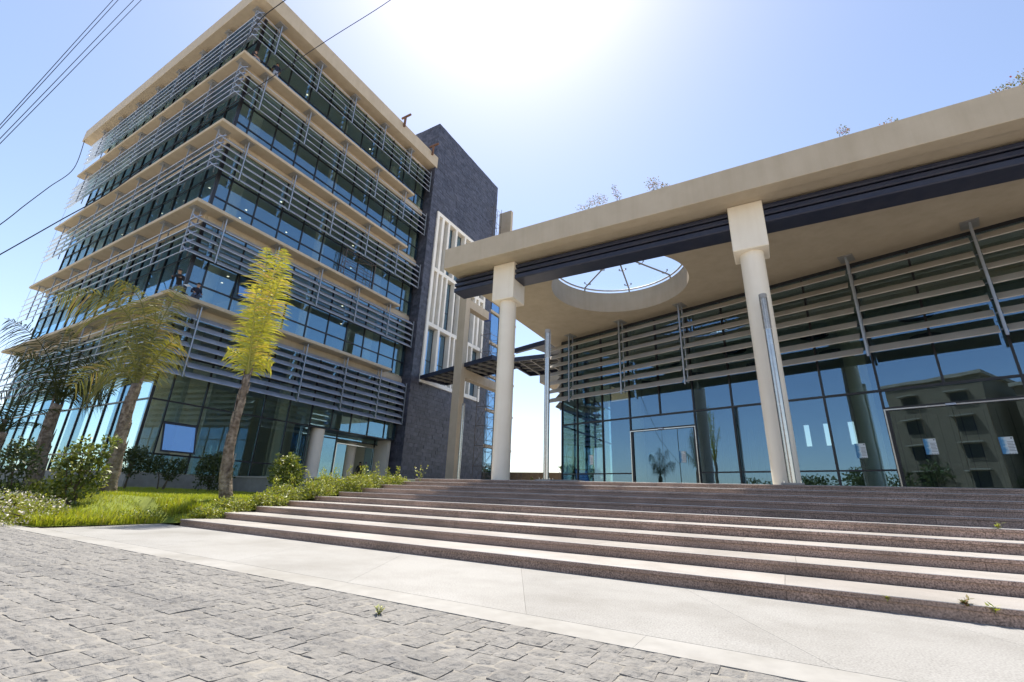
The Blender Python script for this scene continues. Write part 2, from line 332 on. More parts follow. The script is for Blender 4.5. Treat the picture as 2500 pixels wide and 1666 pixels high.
stone_meshes = [stone_mesh(i) for i in range(10)]
setts = []
row = 0; y = 3.425
while y > -1.2:
    d = 0.168 + random.uniform(-0.008, 0.008); x = -24 + random.uniform(0, 0.2)
    while x < 4:
        w = random.choice((0.14, 0.165, 0.18, 0.20)) + random.uniform(-0.01, 0.01)
        cx, cy = x + w / 2, y - d / 2
        p = project((cx, cy, 0))
        if p and -160 < p[0] < 2660 and p[1] < 1900:
            dist = math.hypot(cx, cy)
            setts.append((dist, cx, cy, w - random.uniform(0.002, 0.007), d - random.uniform(0.002, 0.007), -160 < p[0] and p[1] < 1690 and 0 < p[0] < 2500))
        x += w
    y -= d; row += 1
setts.sort(key=lambda s: (not s[5], s[0]))
def sett_tf():
    return (random.uniform(-0.015, 0.015), random.uniform(-0.015, 0.015), random.uniform(-0.025, 0.025) + random.choice((0, math.pi))), random.uniform(-0.005, 0.005)
for k, (dist, cx, cy, w, d, vis) in enumerate(setts[:300]):
    r_, dz = sett_tf(); place(random.choice(stone_meshes), 'sett', pave, (cx, cy, dz), r_, (w, d, 1))
vv = []; ff = []; off = 0
base_np = [(np.array([v.co[:] for v in m.vertices]), [tuple(p.vertices) for p in m.polygons]) for m in stone_meshes]
for (dist, cx, cy, w, d, vis) in setts[300:]:
    bv, bf = random.choice(base_np); r_, dz = sett_tf()
    M3 = np.array(Matrix.Rotation(r_[2], 3, 'Z') @ Matrix.Rotation(r_[1], 3, 'Y') @ Matrix.Rotation(r_[0], 3, 'X'))
    q = (bv * [w, d, 1]) @ M3.T + [cx, cy, dz]
    vv.append(q); ff.extend([tuple(i + off for i in f) for f in bf]); off += len(q)
far_setts = place(np_mesh('far_setts', np.concatenate(vv), ff, 'basalt_sett'), 'far_setts', pave); far_setts['kind'] = 'stuff'

apron = part(MB().box(-46, 14, 3.436, 6.2, -0.3, -0.012), 'stone_apron', 'joint_sand')
tag(apron, 'pale stone apron between the grey setts and the granite steps', kind='structure')
x = -46
while x < 14:
    part(MB().box(x + .001, min(x + 3.0, 14) - .001, 3.44, 3.799, -0.1, 0.0), 'band_slab', 'apron_band', apron); x += 3.0
def diag(x_at_613, yy): return x_at_613 + (6.13 - yy) * 0.5646
x = -5.44 - 2.14 * 4
while x < 14:
    a0, b0 = diag(x, 3.803), diag(x, 6.147)
    if a0 + 2.14 > -13.0:
        q = [(a0 + .0015, 3.8015), (a0 + 2.1385, 3.8015), (b0 + 2.1385, 6.147), (b0 + .0015, 6.147)]
        q = [(max(px, -13.15 - 0.1 * (py - 3.8)), py) for px, py in q]
        part(MB().prism(q, -0.1, 0.001), 'apron_slab', 'apron_stone', apron)
    x += 2.14

# ------------------------------------------------------------------ steps and terrace
RISE, GO, Y0 = 0.1512, 0.90, 6.15
SX0, SX1 = -12.5, 13.0
stair = thing('granite_staircase', 'wide flight of pinkish brown granite steps rising to the glass hall', 'stairs', (0, Y0, 0))
prof = []
for i in range(10): prof += [(Y0 + GO * i + 0.05, RISE * i if i else -0.1), (Y0 + GO * i + 0.05, RISE * (i + 1) - 0.06)]
prof += [(Y0 + 9 * GO + 0.6, RISE * 10 - 0.06), (Y0 + 9 * GO + 0.6, -0.1)]
mb = MB(); n_ = len(prof)
mb.add([(SX0 + .02, a, b) for a, b in prof] + [(SX1, a, b) for a, b in prof], [tuple(range(n_)), tuple(range(2 * n_ - 1, n_ - 1, -1))] + [(i, n_ + i, n_ + (i + 1) % n_, (i + 1) % n_) for i in range(n_)])
part(mb, 'core', 'wall_grey', stair)
def tread_mesh(L, D):
    pts = [(0.0, -0.05)] + [(-0.004 + 0.016 * (1 - math.sin(a)) - 0.012, -0.016 + 0.016 * math.cos(math.pi / 2 - a)) for a in np.linspace(0.0, math.pi / 2, 4)]
    pts = [(0.0, -0.05), (0.0, -0.014), (0.003, -0.006), (0.007, -0.002), (0.014, 0.0), (D, 0.0), (D, -0.05)]
    m = MB(); k = len(pts)
    m.add([(-L / 2, a, b) for a, b in pts] + [(L / 2, a, b) for a, b in pts], [tuple(range(k)), tuple(range(2 * k - 1, k - 1, -1))] + [(i, k + i, k + (i + 1) % k, (i + 1) % k) for i in range(k)])
    return m
for i in range(10):
    x = SX0 + 0.0; yy = Y0 + GO * i; z1 = RISE * (i + 1)
    first = True
    while x < SX1 - 0.1:
        L = (random.uniform(1.2, 2.6) if first else 2.6); first = False
        L = min(L, SX1 - x)
        D = GO + 0.0 if i < 9 else 0.5
        o = place(tread_mesh(L - 0.004, D - 0.003).mesh('tread_slab', 'granite_tread'), 'tread_slab', stair, (x + L / 2, yy - 0.018, z1 + random.uniform(-.001, .001)))
        z0 = RISE * i + (0.002 if i else 0.0)
        r_ = MB().box(-L / 2 + .002, L / 2 - .002, 0, 0.03, z0 - z1, -0.054)
        place(r_.mesh('riser_slab', 'granite_riser'), 'riser_slab', stair, (x + L / 2, yy + random.uniform(-.0015, .0015), z1))
        x += L
# front edge of each tread is the same dark granite as the riser: a thin nosing strip below the rounding
for i in range(10):
    yy = Y0 + GO * i; z1 = RISE * (i + 1)
    part(MB().box(SX0 + .001, SX1, yy - 0.021, yy - 0.0182, z1 - 0.0495, z1 - 0.010), 'nosing_strip', 'granite_riser', stair)

terrace = part(MB().prism([(-12.52, 14.72), (13, 14.72), (40, 14.72), (40, 70), (-75, 70), (-75, 15.32), (-12.52, 15.32)], -0.2, 1.506), 'terrace', 'terrace_stone')
tag(terrace, 'pale stone terrace floor at the head of the steps', kind='structure')
rw = thing('retaining_wall', 'low grey retaining wall behind the planting left of the steps', 'wall', (-19, 15.1, 0))
part(MB().box(-26.9, -12.55, 15.12, 15.30, 0.0, 1.44), 'wall_face', 'wall_grey', rw)
part(MB().box(-26.9, -12.53, 15.07, 15.36, 1.44, 1.515), 'coping', 'terrace_stone', rw, bevel=0.01)

# ------------------------------------------------------------------ lawn
def sstep(a, b, x):
    t = max(0.0, min(1.0, (x - a) / (b - a))); return t * t * (3 - 2 * t)
def lawn_z(x, y):
    if y < 6.15: d = min(y - 3.72, (-13.1 - 0.12 * (y - 3.7)) - x)
    else: d = min(y - 3.72, -12.5 - x + 0.9 + 0.0)
    z = 0.02 + 0.56 * sstep(0, 2.4, d)
    st = min(RISE / GO * (y - 6.15) + 0.06, 1.15)
    if y > 6.15:
        k = sstep(0.0, 2.2, -12.5 - x); z = st * (1 - k) + max(z, 0.60) * k if st > z or k < 1 else z
    z += 0.10 * sstep(-16, -24, x) + 0.05 * mnoise.noise(Vector((x * .6, y * .6, 0)))
    return z
xs = np.concatenate([np.linspace(-75, -24, 18), np.linspace(-23.5, -12.5, 56)]); ys = np.concatenate([np.linspace(3.72, 8, 26), np.linspace(8.25, 15.2, 24)])
vs = []; fs = []
for j, yy in enumerate(ys):
    for i, xx in enumerate(xs):
        ex = xx
        if yy < 6.2: ex = min(xx, -13.02 - 0.12 * (yy - 3.7))
        vs.append((ex, yy, lawn_z(ex, yy)))
nx = len(xs)
for j in range(len(ys) - 1):
    for i in range(nx - 1): a = j * nx + i; fs.append((a, a + 1, a + nx + 1, a + nx))
lawn = place(np_mesh('lawn', vs, fs, 'lawn_soil'), 'lawn'); lawn.data.polygons.foreach_set('use_smooth', [True] * len(lawn.data.polygons))
tag(lawn, 'sloping lawn left of the granite steps', kind='structure')
# skirt so the lawn edge is solid
def grass_mesh(n, hmin, hmax, wid, region, seed, name):
    r = np.random.default_rng(seed); vs = []; fs = []; c = 0; k = 0
    while k < n:
        x, y = region(r)
        if y < 3.78 or x > -12.6: continue
        if y < 6.2 and x > -13.05 - 0.12 * (y - 3.7): continue
        z = lawn_z(x, y) - 0.01; h = r.uniform(hmin, hmax); a = r.uniform(0, 6.283); ln = r.uniform(0.1, 0.7) * h
        w = wid * r.uniform(0.6, 1.2); dx, dy = math.cos(a), math.sin(a); b = a + r.uniform(-.9, .9); lx, ly = math.cos(b + 1.57) * ln, math.sin(b + 1.57) * ln
        vs += [(x - dx * w, y - dy * w, z), (x + dx * w, y + dy * w, z), (x + lx * .35 + dx * w * .7, y + ly * .35 + dy * w * .7, z + h * .6), (x + lx * .35 - dx * w * .7, y + ly * .35 - dy * w * .7, z + h * .6), (x + lx, y + ly, z + h * .96)]
        fs += [(c, c + 1, c + 2, c + 3), (c + 3, c + 2, c + 4)]; c += 5; k += 1
    return np_mesh(name, vs, fs, 'grass_leaf')
def reg_lawn(r):
    x = -12.6 - 13 * r.random() ** 1.7; y = 3.75 + 9.5 * r.random() ** 1.5; return x, y
def reg_edge(r):
    if r.random() < 0.5: return -13.1 - 7 * r.random(), 3.8 + 0.7 * r.random() ** 2
    return -13.2 - 0.8 * r.random() ** 2, 3.8 + 3.2 * r.random()
gr = place(grass_mesh(52000, 0.05, 0.13, 0.0055, reg_lawn, 3, 'grass'), 'grass'); tag(gr, 'bright green grass growing over the lawn', 'grass', kind='stuff')
gr2 = place(grass_mesh(6500, 0.10, 0.27, 0.009, reg_edge, 4, 'tall_grass'), 'tall_grass'); tag(gr2, 'tall unmown grass along the front edge of the lawn', 'grass', kind='stuff')
# ------------------------------------------------------------------ entrance hall with its portico
hall = thing('entrance_hall', 'glass fronted hall under a deep tan canopy on two cream columns', 'building', (-5, 15, 1.5))
ZS = 10.41                                   # soffit height
part(MB().box(-11.75, 14.0, 13.80, 14.28, 10.36, 11.34), 'fascia', 'tan_render', hall, bevel=0.015)
# soffit slab with the round opening
HC = (-5.4, 18.75); HR = 3.08
mb = MB(); n = 72
sq = 3.9
ring = [(HC[0] + HR * math.cos(2 * math.pi * k / n), HC[1] + HR * math.sin(2 * math.pi * k / n)) for k in range(n)]
def sqpt(k):
    a = 2 * math.pi * k / n; c, s = math.cos(a), math.sin(a); m = sq / max(abs(c), abs(s)); return (HC[0] + c * m, HC[1] + s * m)
outer = [sqpt(k) for k in range(n)]
vs = [(x, y, ZS) for x, y in ring] + [(x, y, ZS) for x, y in outer] + [(x, y, 11.5) for x, y in ring] + [(x, y, 11.5) for x, y in outer]
fs = []
for k in range(n):
    k2 = (k + 1) % n
    fs += [(k, n + k, n + k2, k2), (2 * n + k, 2 * n + k2, 3 * n + k2, 3 * n + k), (k, k2, 2 * n + k2, 2 * n + k)]
mb.add(vs, fs)
x0, x1, y0, y1 = HC[0] - sq, HC[0] + sq, HC[1] - sq, HC[1] + sq
for a, b, c, d in ((-11.75, 14.0, 14.281, y0), (-11.75, 14.0, y1, 46.0), (-11.75, x0, y0, y1), (x1, 14.0, y0, y1)):
    mb.box(a, b, c, d, ZS, 11.2)
part(mb, 'canopy_slab', 'tan_render', hall)
# skylight: ring, ribs, spider fittings, glass
mb = MB(); mb.tube([(HC[0] + (HR - .03) * math.cos(2 * math.pi * k / 48), HC[1] + (HR - .03) * math.sin(2 * math.pi * k / 48), 11.62) for k in range(49)], 0.045, 6)
sky_ring = part(mb, 'skylight_ring', 'steel_post', hall)
for k in range(8):
    a = 2 * math.pi * (k + 0.12) / 8; c, s = math.cos(a), math.sin(a)
    m = MB(); m.tube([(HC[0] + c * 0.25, HC[1] + s * 0.25, 12.05), (HC[0] + c * (HR - .03), HC[1] + s * (HR - .03), 11.66)], 0.04, 6)
    for q in (0.45, 0.9):
        px, py, pz = HC[0] + c * HR * q, HC[1] + s * HR * q, 12.05 - 0.39 * q
        for sd in (-1, 1):
            m.tube([(px, py, pz), (px - s * sd * 0.16, py + c * sd * 0.16, pz + 0.06)], 0.018, 5)
            m.cyl((px - s * sd * 0.16, py + c * sd * 0.16), 0.035, pz + 0.06, pz + 0.13, 8)
    m.tube([(HC[0] + c * (HR - .02), HC[1] + s * (HR - .02), 11.5), (HC[0] + c * (HR - .02), HC[1] + s * (HR - .02), 11.66)], 0.04, 6)
    part(m, 'rib', 'plate_steel', sky_ring)
    a2 = 2 * math.pi * (k + 1.12) / 8; gm = MB(); A = [a + (a2 - a) * t / 8 for t in range(9)]
    lo = [(HC[0] + (HR + .05) * math.cos(w), HC[1] + (HR + .05) * math.sin(w), 11.78) for w in A]; ap = (HC[0], HC[1], 12.2)
    gm.add(lo + [ap] + [(x, y, z + .012) for x, y, z in lo] + [(ap[0], ap[1], ap[2] + .012)], [(i, i + 1, 9) for i in range(8)] + [(10 + i + 1, 10 + i, 19) for i in range(8)])
    part(gm, 'glass_sector', 'clear_glass', sky_ring)
# dark stacked beams
for z0, z1, yi, yo in ((9.60, 9.79, 14.68, 15.50), (9.89, 10.04, 14.70, 15.48), (10.14, 10.27, 14.72, 15.46)):
    m = MB()
    for xa, xb in ((-11.74, -9.60), (-8.62, -0.37), (0.62, 14.0)):
        m.add([(X, Y, Z) for X in (xa, xb) for Y, Z in ((yi, z0 + .03), (yi + .03, z0), (yo - .03, z0), (yo, z0 + .03), (yo, z1), (yi, z1))],
              [(0, 1, 2, 3, 4, 5), (11, 10, 9, 8, 7, 6)] + [(i, i + 6, (i + 1) % 6 + 6, (i + 1) % 6) for i in range(6)])
    part(m, 'portico_beam', 'navy_metal', hall)
m = MB()
for xa, xb in ((-11.5, -9.60), (-8.62, -0.37), (0.62, 14.0)): m.box(xa, xb, 14.92, 15.26, 9.78, ZS)
part(m, 'beam_web', 'dark_frame', hall)
for cx in (-9.11, 0.13):
    m = MB(); m.cyl((cx, 15.1), 0.35, 1.50, 8.76, 40)
    c = shade_auto(part(m, 'column', 'cream_paint', hall))
    part(MB().box(cx - .515, cx + .515, 14.60, 15.60, 8.73, 10.405), 'capital', 'cream_paint', c, bevel=0.035, seg=3)

# curtain wall in its own plane, turned 16 degrees
ANG = -math.atan(0.2916)
GU = Vector((math.cos(ANG), math.sin(ANG), 0)); GN = Vector((math.sin(ANG), -math.cos(ANG), 0)); G0 = Vector((-10.99, 25.04, 0))
def GP(s, off, z): p = G0 + GU * s + GN * off; return (p.x, p.y, z)
def TG(v): return GP(v[0], v[1], v[2])       # local (s, offset outward, z) -> world
S = [0.05, 1.2, 2.95, 4.70, 6.43, 8.17, 9.93, 11.67, 13.42, 15.18, 16.93, 18.73, 20.45, 22.20]
DOORS = ((4.70, 8.17), (15.18, 18.73))
def in_door(a, b): return any(d0 - .01 <= a and b <= d1 + .01 for d0, d1 in DOORS)
mb = MB()
for s in S:
    zb = 5.15 if any(d0 + .1 < s < d1 - .1 for d0, d1 in DOORS) else 1.51
    mb.box(s - .035, s + .035, -0.06, 0.06, zb, 7.76, TG); mb.box(s - .035, s + .035, -0.06, 0.06, 7.84, ZS - .02, TG)
for z in (5.15, 7.80): mb.box(S[0] - .03, S[-1], -0.055, 0.055, z - .04, z + .04, TG)
mb.box(S[0], S[-1], -0.05, 0.05, ZS - .14, ZS - .003, TG)
for a, b in zip(S[:-1], S[1:]):
    if not in_door(a, b): mb.box(a + .03, b - .03, -0.05, 0.05, 2.31, 2.37, TG); mb.box(a + .03, b - .03, -0.05, 0.05, 1.508, 1.56, TG)
cw = part(mb, 'curtain_wall_frame', 'dark_frame', hall)
unit = MB().box(-.5, .5, -.006, .006, -.5, .5)
PANES = {m: unit.mesh('pane', m) for m in ('hall_glass', 'facade_glass', 'frame_glass', 'clear_glass')}
def pane(parent, mat, p, w, h, rz, name='pane'):
    return place(PANES[mat], name, parent, p, (random.uniform(-.0012, .0012), 0, rz + random.uniform(-.0012, .0012)), (w, 1, h))
for a, b in zip(S[:-1], S[1:]):
    rows = [(5.19, 7.76), (7.84, ZS - .14)]
    if in_door(a, b): pass
    else: rows += [(1.56, 2.31), (2.37, 5.11)]
    for z0, z1 in rows: pane(cw, 'hall_glass', GP((a + b) / 2, 0, (z0 + z1) / 2), b - a - .07, z1 - z0, ANG)
for d0, d1 in DOORS:
    pane(cw, 'hall_glass', GP((d0 + d1) / 2, 0, 4.81), d1 - d0 - .07, 0.60, ANG)
    m = MB(); m.box(d0 + .035, d1 - .035, -.05, .07, 4.40, 4.52, TG); m.box(d0 + .035, d0 + .12, -.05, .07, 1.51, 4.40, TG); m.box(d1 - .12, d1 - .035, -.05, .07, 1.51, 4.40, TG)
    df = part(m, 'door_frame', 'dark_frame', hall)
    m = MB(); m.box(d0 - .01, d1 + .01, .072, .10, 4.405, 4.45, TG); m.box(d0 - .01, d0 + .035, .072, .10, 1.51, 4.404, TG); m.box(d1 - .035, d1 + .01, .072, .10, 1.51, 4.404, TG)
    part(m, 'steel_trim', 'stainless', df)
    part(MB().box((d0 + d1) / 2 - .13, (d0 + d1) / 2 + .13, .101, .16, 4.40, 4.47, TG), 'door_sensor', 'aluminium', df, bevel=.01)
    q = (d1 - d0 - .24) / 4
    for k in range(4):
        a = d0 + .12 + q * k; pane(df, 'hall_glass', GP(a + q / 2, 0.0 if k in (0, 3) else 0.035, 2.955), q - .012, 2.86, ANG, 'door_leaf')
# hall interior
slots = [10.36, 11.32, 12.46, 13.46]
mb = MB(); e = -2.5
for s in slots:
    mb.box(e, s, -9.2, -9.0, 1.506, 8.4, TG); mb.box(s, s + .30, -9.2, -9.0, 1.506, 4.30, TG); mb.box(s, s + .30, -9.2, -9.0, 5.52, 8.4, TG); e = s + .30
mb.box(e, 26, -9.2, -9.0, 1.506, 8.4, TG)
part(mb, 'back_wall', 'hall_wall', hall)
m = MB()
for k in range(58):
    s = 1.7 + .4 * k
    if s < 9.8 or s > 14.0: m.box(s, s + .03, -8.998, -8.96, 1.51, 5.6, TG)
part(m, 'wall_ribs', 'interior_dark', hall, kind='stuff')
part(MB().box(0.4, 26, -9.0, -0.10, 8.4, 8.6, TG), 'hall_ceiling', 'ceiling_white', hall)
for s in (2.6, 6.1, 9.6, 13.1, 16.6, 20.1):
    for o_ in (-2.0, -5.2):
        c = GP(s, o_, 0); part(MB().cyl((c[0], c[1]), 0.55, 8.33, 8.398, 24), 'recess_shade_disc', 'void_shade_black', hall)  # flat black disc paints the shade of a round ceiling recess
        c = GP(s + 1.75, o_ - 0.8, 0); part(MB().cyl((c[0], c[1]), 0.12, 8.36, 8.397, 12), 'downlight', 'stainless', hall)
for s, o_ in ((3.7, -2.3), (10.8, -2.3), (14.3, -2.3), (21.3, -2.3)):
    c = GP(s, o_, 0); shade_auto(part(MB().cyl((c[0], c[1]), 0.38, 1.506, 8.4, 28), 'interior_column', 'cream_paint', hall))
part(MB().box(26.0, 26.2, -9.0, 0.0, 1.506, ZS, TG), 'end_wall', 'interior_wall', hall)
# glazed left flank
m = MB(); FX = -10.99
fy = [25.2 + 1.9 * k for k in range(6)]
for yy in fy: m.box(FX - .05, FX + .05, yy - .04, yy + .04, 1.51, ZS - .02)
for z in (2.34, 5.15, 7.8): m.box(FX - .045, FX + .045, fy[0], fy[-1], z - .035, z + .035)
m.box(FX - .10, FX + .10, 29.2, 29.6, 1.51, ZS - .02); 
fl = part(m, 'flank_frame', 'dark_frame', hall)
for a, b in zip(fy[:-1], fy[1:]):
    for z0, z1 in ((1.52, 2.30), (2.38, 5.11), (5.19, 7.76), (7.84, ZS - .03)):
        pane(fl, 'hall_glass', (FX, (a + b) / 2, (z0 + z1) / 2), b - a - .08, z1 - z0, math.pi / 2)
part(MB().box(-17.0, -11.76, 34.0, 46.0, ZS, 11.2), 'rear_canopy', 'tan_render', hall)

# louvres
def blade_mesh(L, mat='aluminium'):
    # low edge outward; local x = along, y = inward, z = up
    w, t = 0.44, 0.026; c = math.sqrt(.5)
    pr = [(0, 0), (0.012, -0.008), (w * c, w * c - 0.008), (w * c, w * c + 0.010), (w * c - .02, w * c + 0.012), (-0.006, 0.022)]
    k = len(pr); m = MB()
    m.add([(-L / 2, a, b) for a, b in pr] + [(L / 2, a, b) for a, b in pr], [tuple(range(k)), tuple(range(2 * k - 1, k - 1, -1))] + [(i, k + i, k + (i + 1) % k, (i + 1) % k) for i in range(k)])
    return m.mesh('blade', mat)
BL = {}
def blade(parent, L, p, rz, mat='aluminium'):
    key = (round(L, 2), mat)
    if key not in BL: BL[key] = blade_mesh(key[0], mat)
    return place(BL[key], 'louvre_blade', parent, p, (random.uniform(-.03, .03), 0, rz))
ZL = (9.65, 9.12, 8.58, 8.05, 7.49, 6.98, 6.42)
PS = [1.21, 4.72, 8.20, 11.70, 15.18, 18.70, 22.2]
for i, s in enumerate(PS):
    m = MB(); m.box(s - .035, s + .035, .76, .82, 6.30, ZS - .03, TG); m.box(s - .03, s + .03, .40, .45, 6.42, ZS - .03, TG)
    for z in ZL: m.box(s - .10, s + .10, .47, .50, z + .16, z + .185, TG)
    ls = part(m, 'louvre_post', 'steel_post', hall)
    part(MB().box(s - .24, s + .24, .30, .95, ZS - .03, ZS - .002, TG), 'fixing_plate', 'plate_steel', ls)
    s0 = -0.46 if i == 0 else PS[i - 1] + .06
    for z in ZL: L = s - .13 - s0; blade(ls, L, GP(s0 + L / 2, .80, z), ANG, 'hall_louvre')
m = MB(); m.box(-11.64, -11.58, 26.2, 26.26, 6.3, ZS - .03); m.box(-11.64, -11.58, 30.2, 30.26, 6.3, ZS - .03)
ls = part(m, 'louvre_post', 'steel_post', hall)
for z in ZL:
    blade(ls, 4.4, (-11.72, 27.9, z), -math.pi / 2, 'hall_louvre'); blade(ls, 3.3, (-11.72, 31.9, z), -math.pi / 2, 'hall_louvre')

# posters stuck on the glass
def poster(s, z, label, side=0.02):
    w, h = 0.32, 0.52
    t = thing('poster', label, 'poster', GP(s, side, z - h / 2), 'blue and white notices taped to the hall glass')
    m = MB().box(-w / 2, w / 2, -.0015, .0015, -h / 2, h / 2); place(m.mesh('sheet', 'poster_print'), 'sheet', t, GP(s, side, z), (0, 0, ANG))
    ink = MB(); T = lambda v: GP(s + v[0], side + v[1], z + v[2])
    for k in range(7):
        ink.box(.0 + .004 * (k % 3), .15 - .02 * (k % 2), .0025, .0035, .10 - .045 * k, .112 - .045 * k, T)
    ink.box(.10, .14, .0025, .0035, .20, .235, T)
    for k in range(3): ink.box(-.02 + .06 * k, .02 + .06 * k, .0025, .0035, -.25, -.235, T)
    place(ink.mesh('print_lines', 'poster_ink'), 'print_lines', t)
poster(5.80, 3.06, 'blue and white notice on the left leaf of the nearer left glass door', .02)
poster(7.40, 3.06, 'blue and white notice on the right leaf of the left glass door', .02)
poster(16.18, 3.09, 'blue and white notice on the left leaf of the right hand glass door', .05)
poster(17.96, 3.04, 'blue and white notice on the right leaf of the right hand glass door', .02)
poster(2.10, 3.08, 'half hidden notice on the glass left of both doors, near the hall corner', .02)
poster(14.25, 3.04, 'notice on the fixed glass between the lamp post and the right hand door', .02)

# ------------------------------------------------------------------ lamp posts
def lamp(p, label, z0=1.51):
    t = thing('lamp_post', label, 'lamp post', (p[0], p[1], z0), 'slender stainless lamp posts on the terrace')
    x, y = p
    part(MB().box(x - .26, x + .26, y - .2, y + .2, z0, z0 + .05), 'base_plate', 'plate_steel', t, bevel=.006)
    m = MB()
    for sx in (-.19, .19):
        for sy in (-.13, .13): m.cyl((x + sx, y + sy), .018, z0 + .051, z0 + .10, 8)
    part(m, 'anchor_bolts', 'stainless', t, kind='stuff')
    shade_auto(part(MB().cyl((x, y), .098, z0 + .05, 5.86, 28), 'pole', 'stainless', t))
    h = shade_auto(part(MB().cyl((x, y), .085, 5.865, 6.90, 20), 'lamp_head', 'lamp_lattice', t))
    m = MB()
    for k in range(26): m.cyl((x, y), .104, 5.90 + .037 * k, 5.912 + .037 * k, 20)
    for k in range(10): a = 2 * math.pi * k / 10; m.tube([(x + .104 * math.cos(a), y + .104 * math.sin(a), 5.88), (x + .104 * math.cos(a), y + .104 * math.sin(a), 6.88)], .005, 4)
    part(m, 'lattice', 'stainless', h, kind='stuff')
    shade_auto(part(MB().cyl((x, y), .108, 6.86, 7.0, 20), 'cap', 'plate_steel', h))
lamp((-6.95, 14.52), 'steel lamp post standing free between the left column and the glass corner')
lamp((0.245, 14.42), 'steel lamp post standing right in front of the right cream column')
lamp((-18.45, 25.2), 'distant lamp post beside the tan square post at the slate tower') 
plin = thing('lamp_plinth', 'low dark stone plinth under the free standing lamp post', 'plinth', (-6.95, 14.9, 1.51))
part(MB().box(-7.5, -5.9, 14.74, 15.4, 1.512, 1.575), 'slab', 'wall_grey', plin, bevel=.01)

# ------------------------------------------------------------------ slate tower
TX, TY0, TY1, TZ = -26.0, 27.8, 39.4, 37.55
tower = thing('slate_tower', 'tall windowless tower clad in dark slate tiles beside the office block', 'tower', (-30, 33.6, 1.5))
FY0, FY1, FZ0, FZ1 = 28.80, 37.95, 10.12, 27.42
m = MB(); m.box(-36, TX - .04, TY0 + .04, FY0, 1.5, TZ); m.box(-36, TX - .04, FY1, TY1, 1.5, TZ); m.box(-36, TX - .04, FY0, FY1, 1.5, FZ0); m.box(-36, TX - .04, FY0, FY1, FZ1, TZ); m.box(-36, -27.1, FY0, FY1, FZ0, FZ1)
part(m, 'tower_core', 'slate_core', tower)
tiles = []
TW, TH = 0.62, 0.31
for face in ('x', 'y'):
    u0, u1 = (TY0, TY1) if face == 'x' else (-36.0, TX)
    r_ = 0; z = 1.51
    while z < TZ - .05:
        h = min(TH, TZ - z); u = u0 - (r_ % 2) * TW * .5 - random.choice((0, .1, -.08))
        while u < u1:
            a, b = max(u, u0), min(u + TW, u1); u += TW
            if b - a < .05: continue
            if face == 'x' and b > FY0 - .02 and a < FY1 + .02 and z + h > FZ0 - .02 and z < FZ1 + .02:
                cand = []
                if z < FZ0 - .05 and z + h > FZ0 - .02: cand = [(a, b, z, FZ0 - .004)]
                elif z < FZ1 and z + h > FZ1: cand = [(a, b, FZ1 + .004, z + h)]
                if a < FY0 - .05: cand = [(a, FY0 - .004, z, z + h)]
                if b > FY1 + .05: cand = [(FY1 + .004, b, z, z + h)]
                for q in cand:
                    if q[3] - q[2] > .02: tiles.append((face, *q))
            elif face == 'y' and b < -27.2 and z < 33.2: continue
            else: tiles.append((face, a, b, z, z + h))
        z += TH; r_ += 1
def tile_dist(t):
    u = (t[1] + t[2]) / 2; p = Vector((TX, u, t[3])) if t[0] == 'x' else Vector((u, TY0, t[3]))
    pr = project(p); vis = pr and 0 < pr[0] < 1255 and 0 < pr[1] < 1185 and t[1] < 34.5
    return (0 if vis and t[0] == 'x' else 1, (p - CAM).length)
tiles.sort(key=tile_dist)
unit_tile = MB().box(-.5, .5, -.5, .5, -.5, .5).mesh('slate_tile', 'slate')
m = MB()
for k, (face, a, b, z0, z1) in enumerate(tiles):
    d = .012 + random.random() * .014
    if k < 300:
        place(unit_tile, 'slate_tile', tower, (TX - .04 + d, (a + b) / 2, (z0 + z1) / 2), None, (2 * d, b - a - .008, z1 - z0 - .008))
    elif face == 'x': m.box(TX - .04, TX - .04 + 2 * d, a + .004, b - .004, z0 + .004, z1 - .004)
    else: m.box(a + .004, b - .004, TY0 + .04 - 2 * d, TY0 + .04, z0 + .004, z1 - .004)
part(m, 'slate_cladding', 'slate', tower, kind='stuff')
# the pale window frame on the tower flank
XA, XB = -26.55, -25.86
m = MB(); m.box(XA, XB, FY0, FY0 + .33, FZ0, FZ1); m.box(XA, XB, FY1 - .33, FY1, FZ0, FZ1)
for z0, z1 in ((FZ0, FZ0 + .36), (15.44, 15.80), (21.0, 21.36), (FZ1 - .38, FZ1)): m.box(XA, XB - .004, FY0 + .33, FY1 - .33, z0, z1)
wf = part(m, 'window_frame', 'white_frame', tower, bevel=.012)
sec = {(FZ0 + .36, 15.44): [(30.5, 30.78), (32.28, 32.5), (32.98, 33.17), (33.52, 33.7), (34.3, 34.55), (35.2, 35.42), (35.98, 36.17)],
       (15.80, 21.0): [(29.58, 29.80), (30.33, 30.55), (31.03, 31.23), (32.36, 32.58), (33.33, 33.6), (34.4, 34.6), (36.02, 36.28), (36.72, 37.02)],
       (21.36, FZ1 - .38): [(29.6, 29.92), (30.55, 30.83), (31.86, 32.12), (33.4, 33.64), (35.0, 35.25), (36.5, 36.75)]}
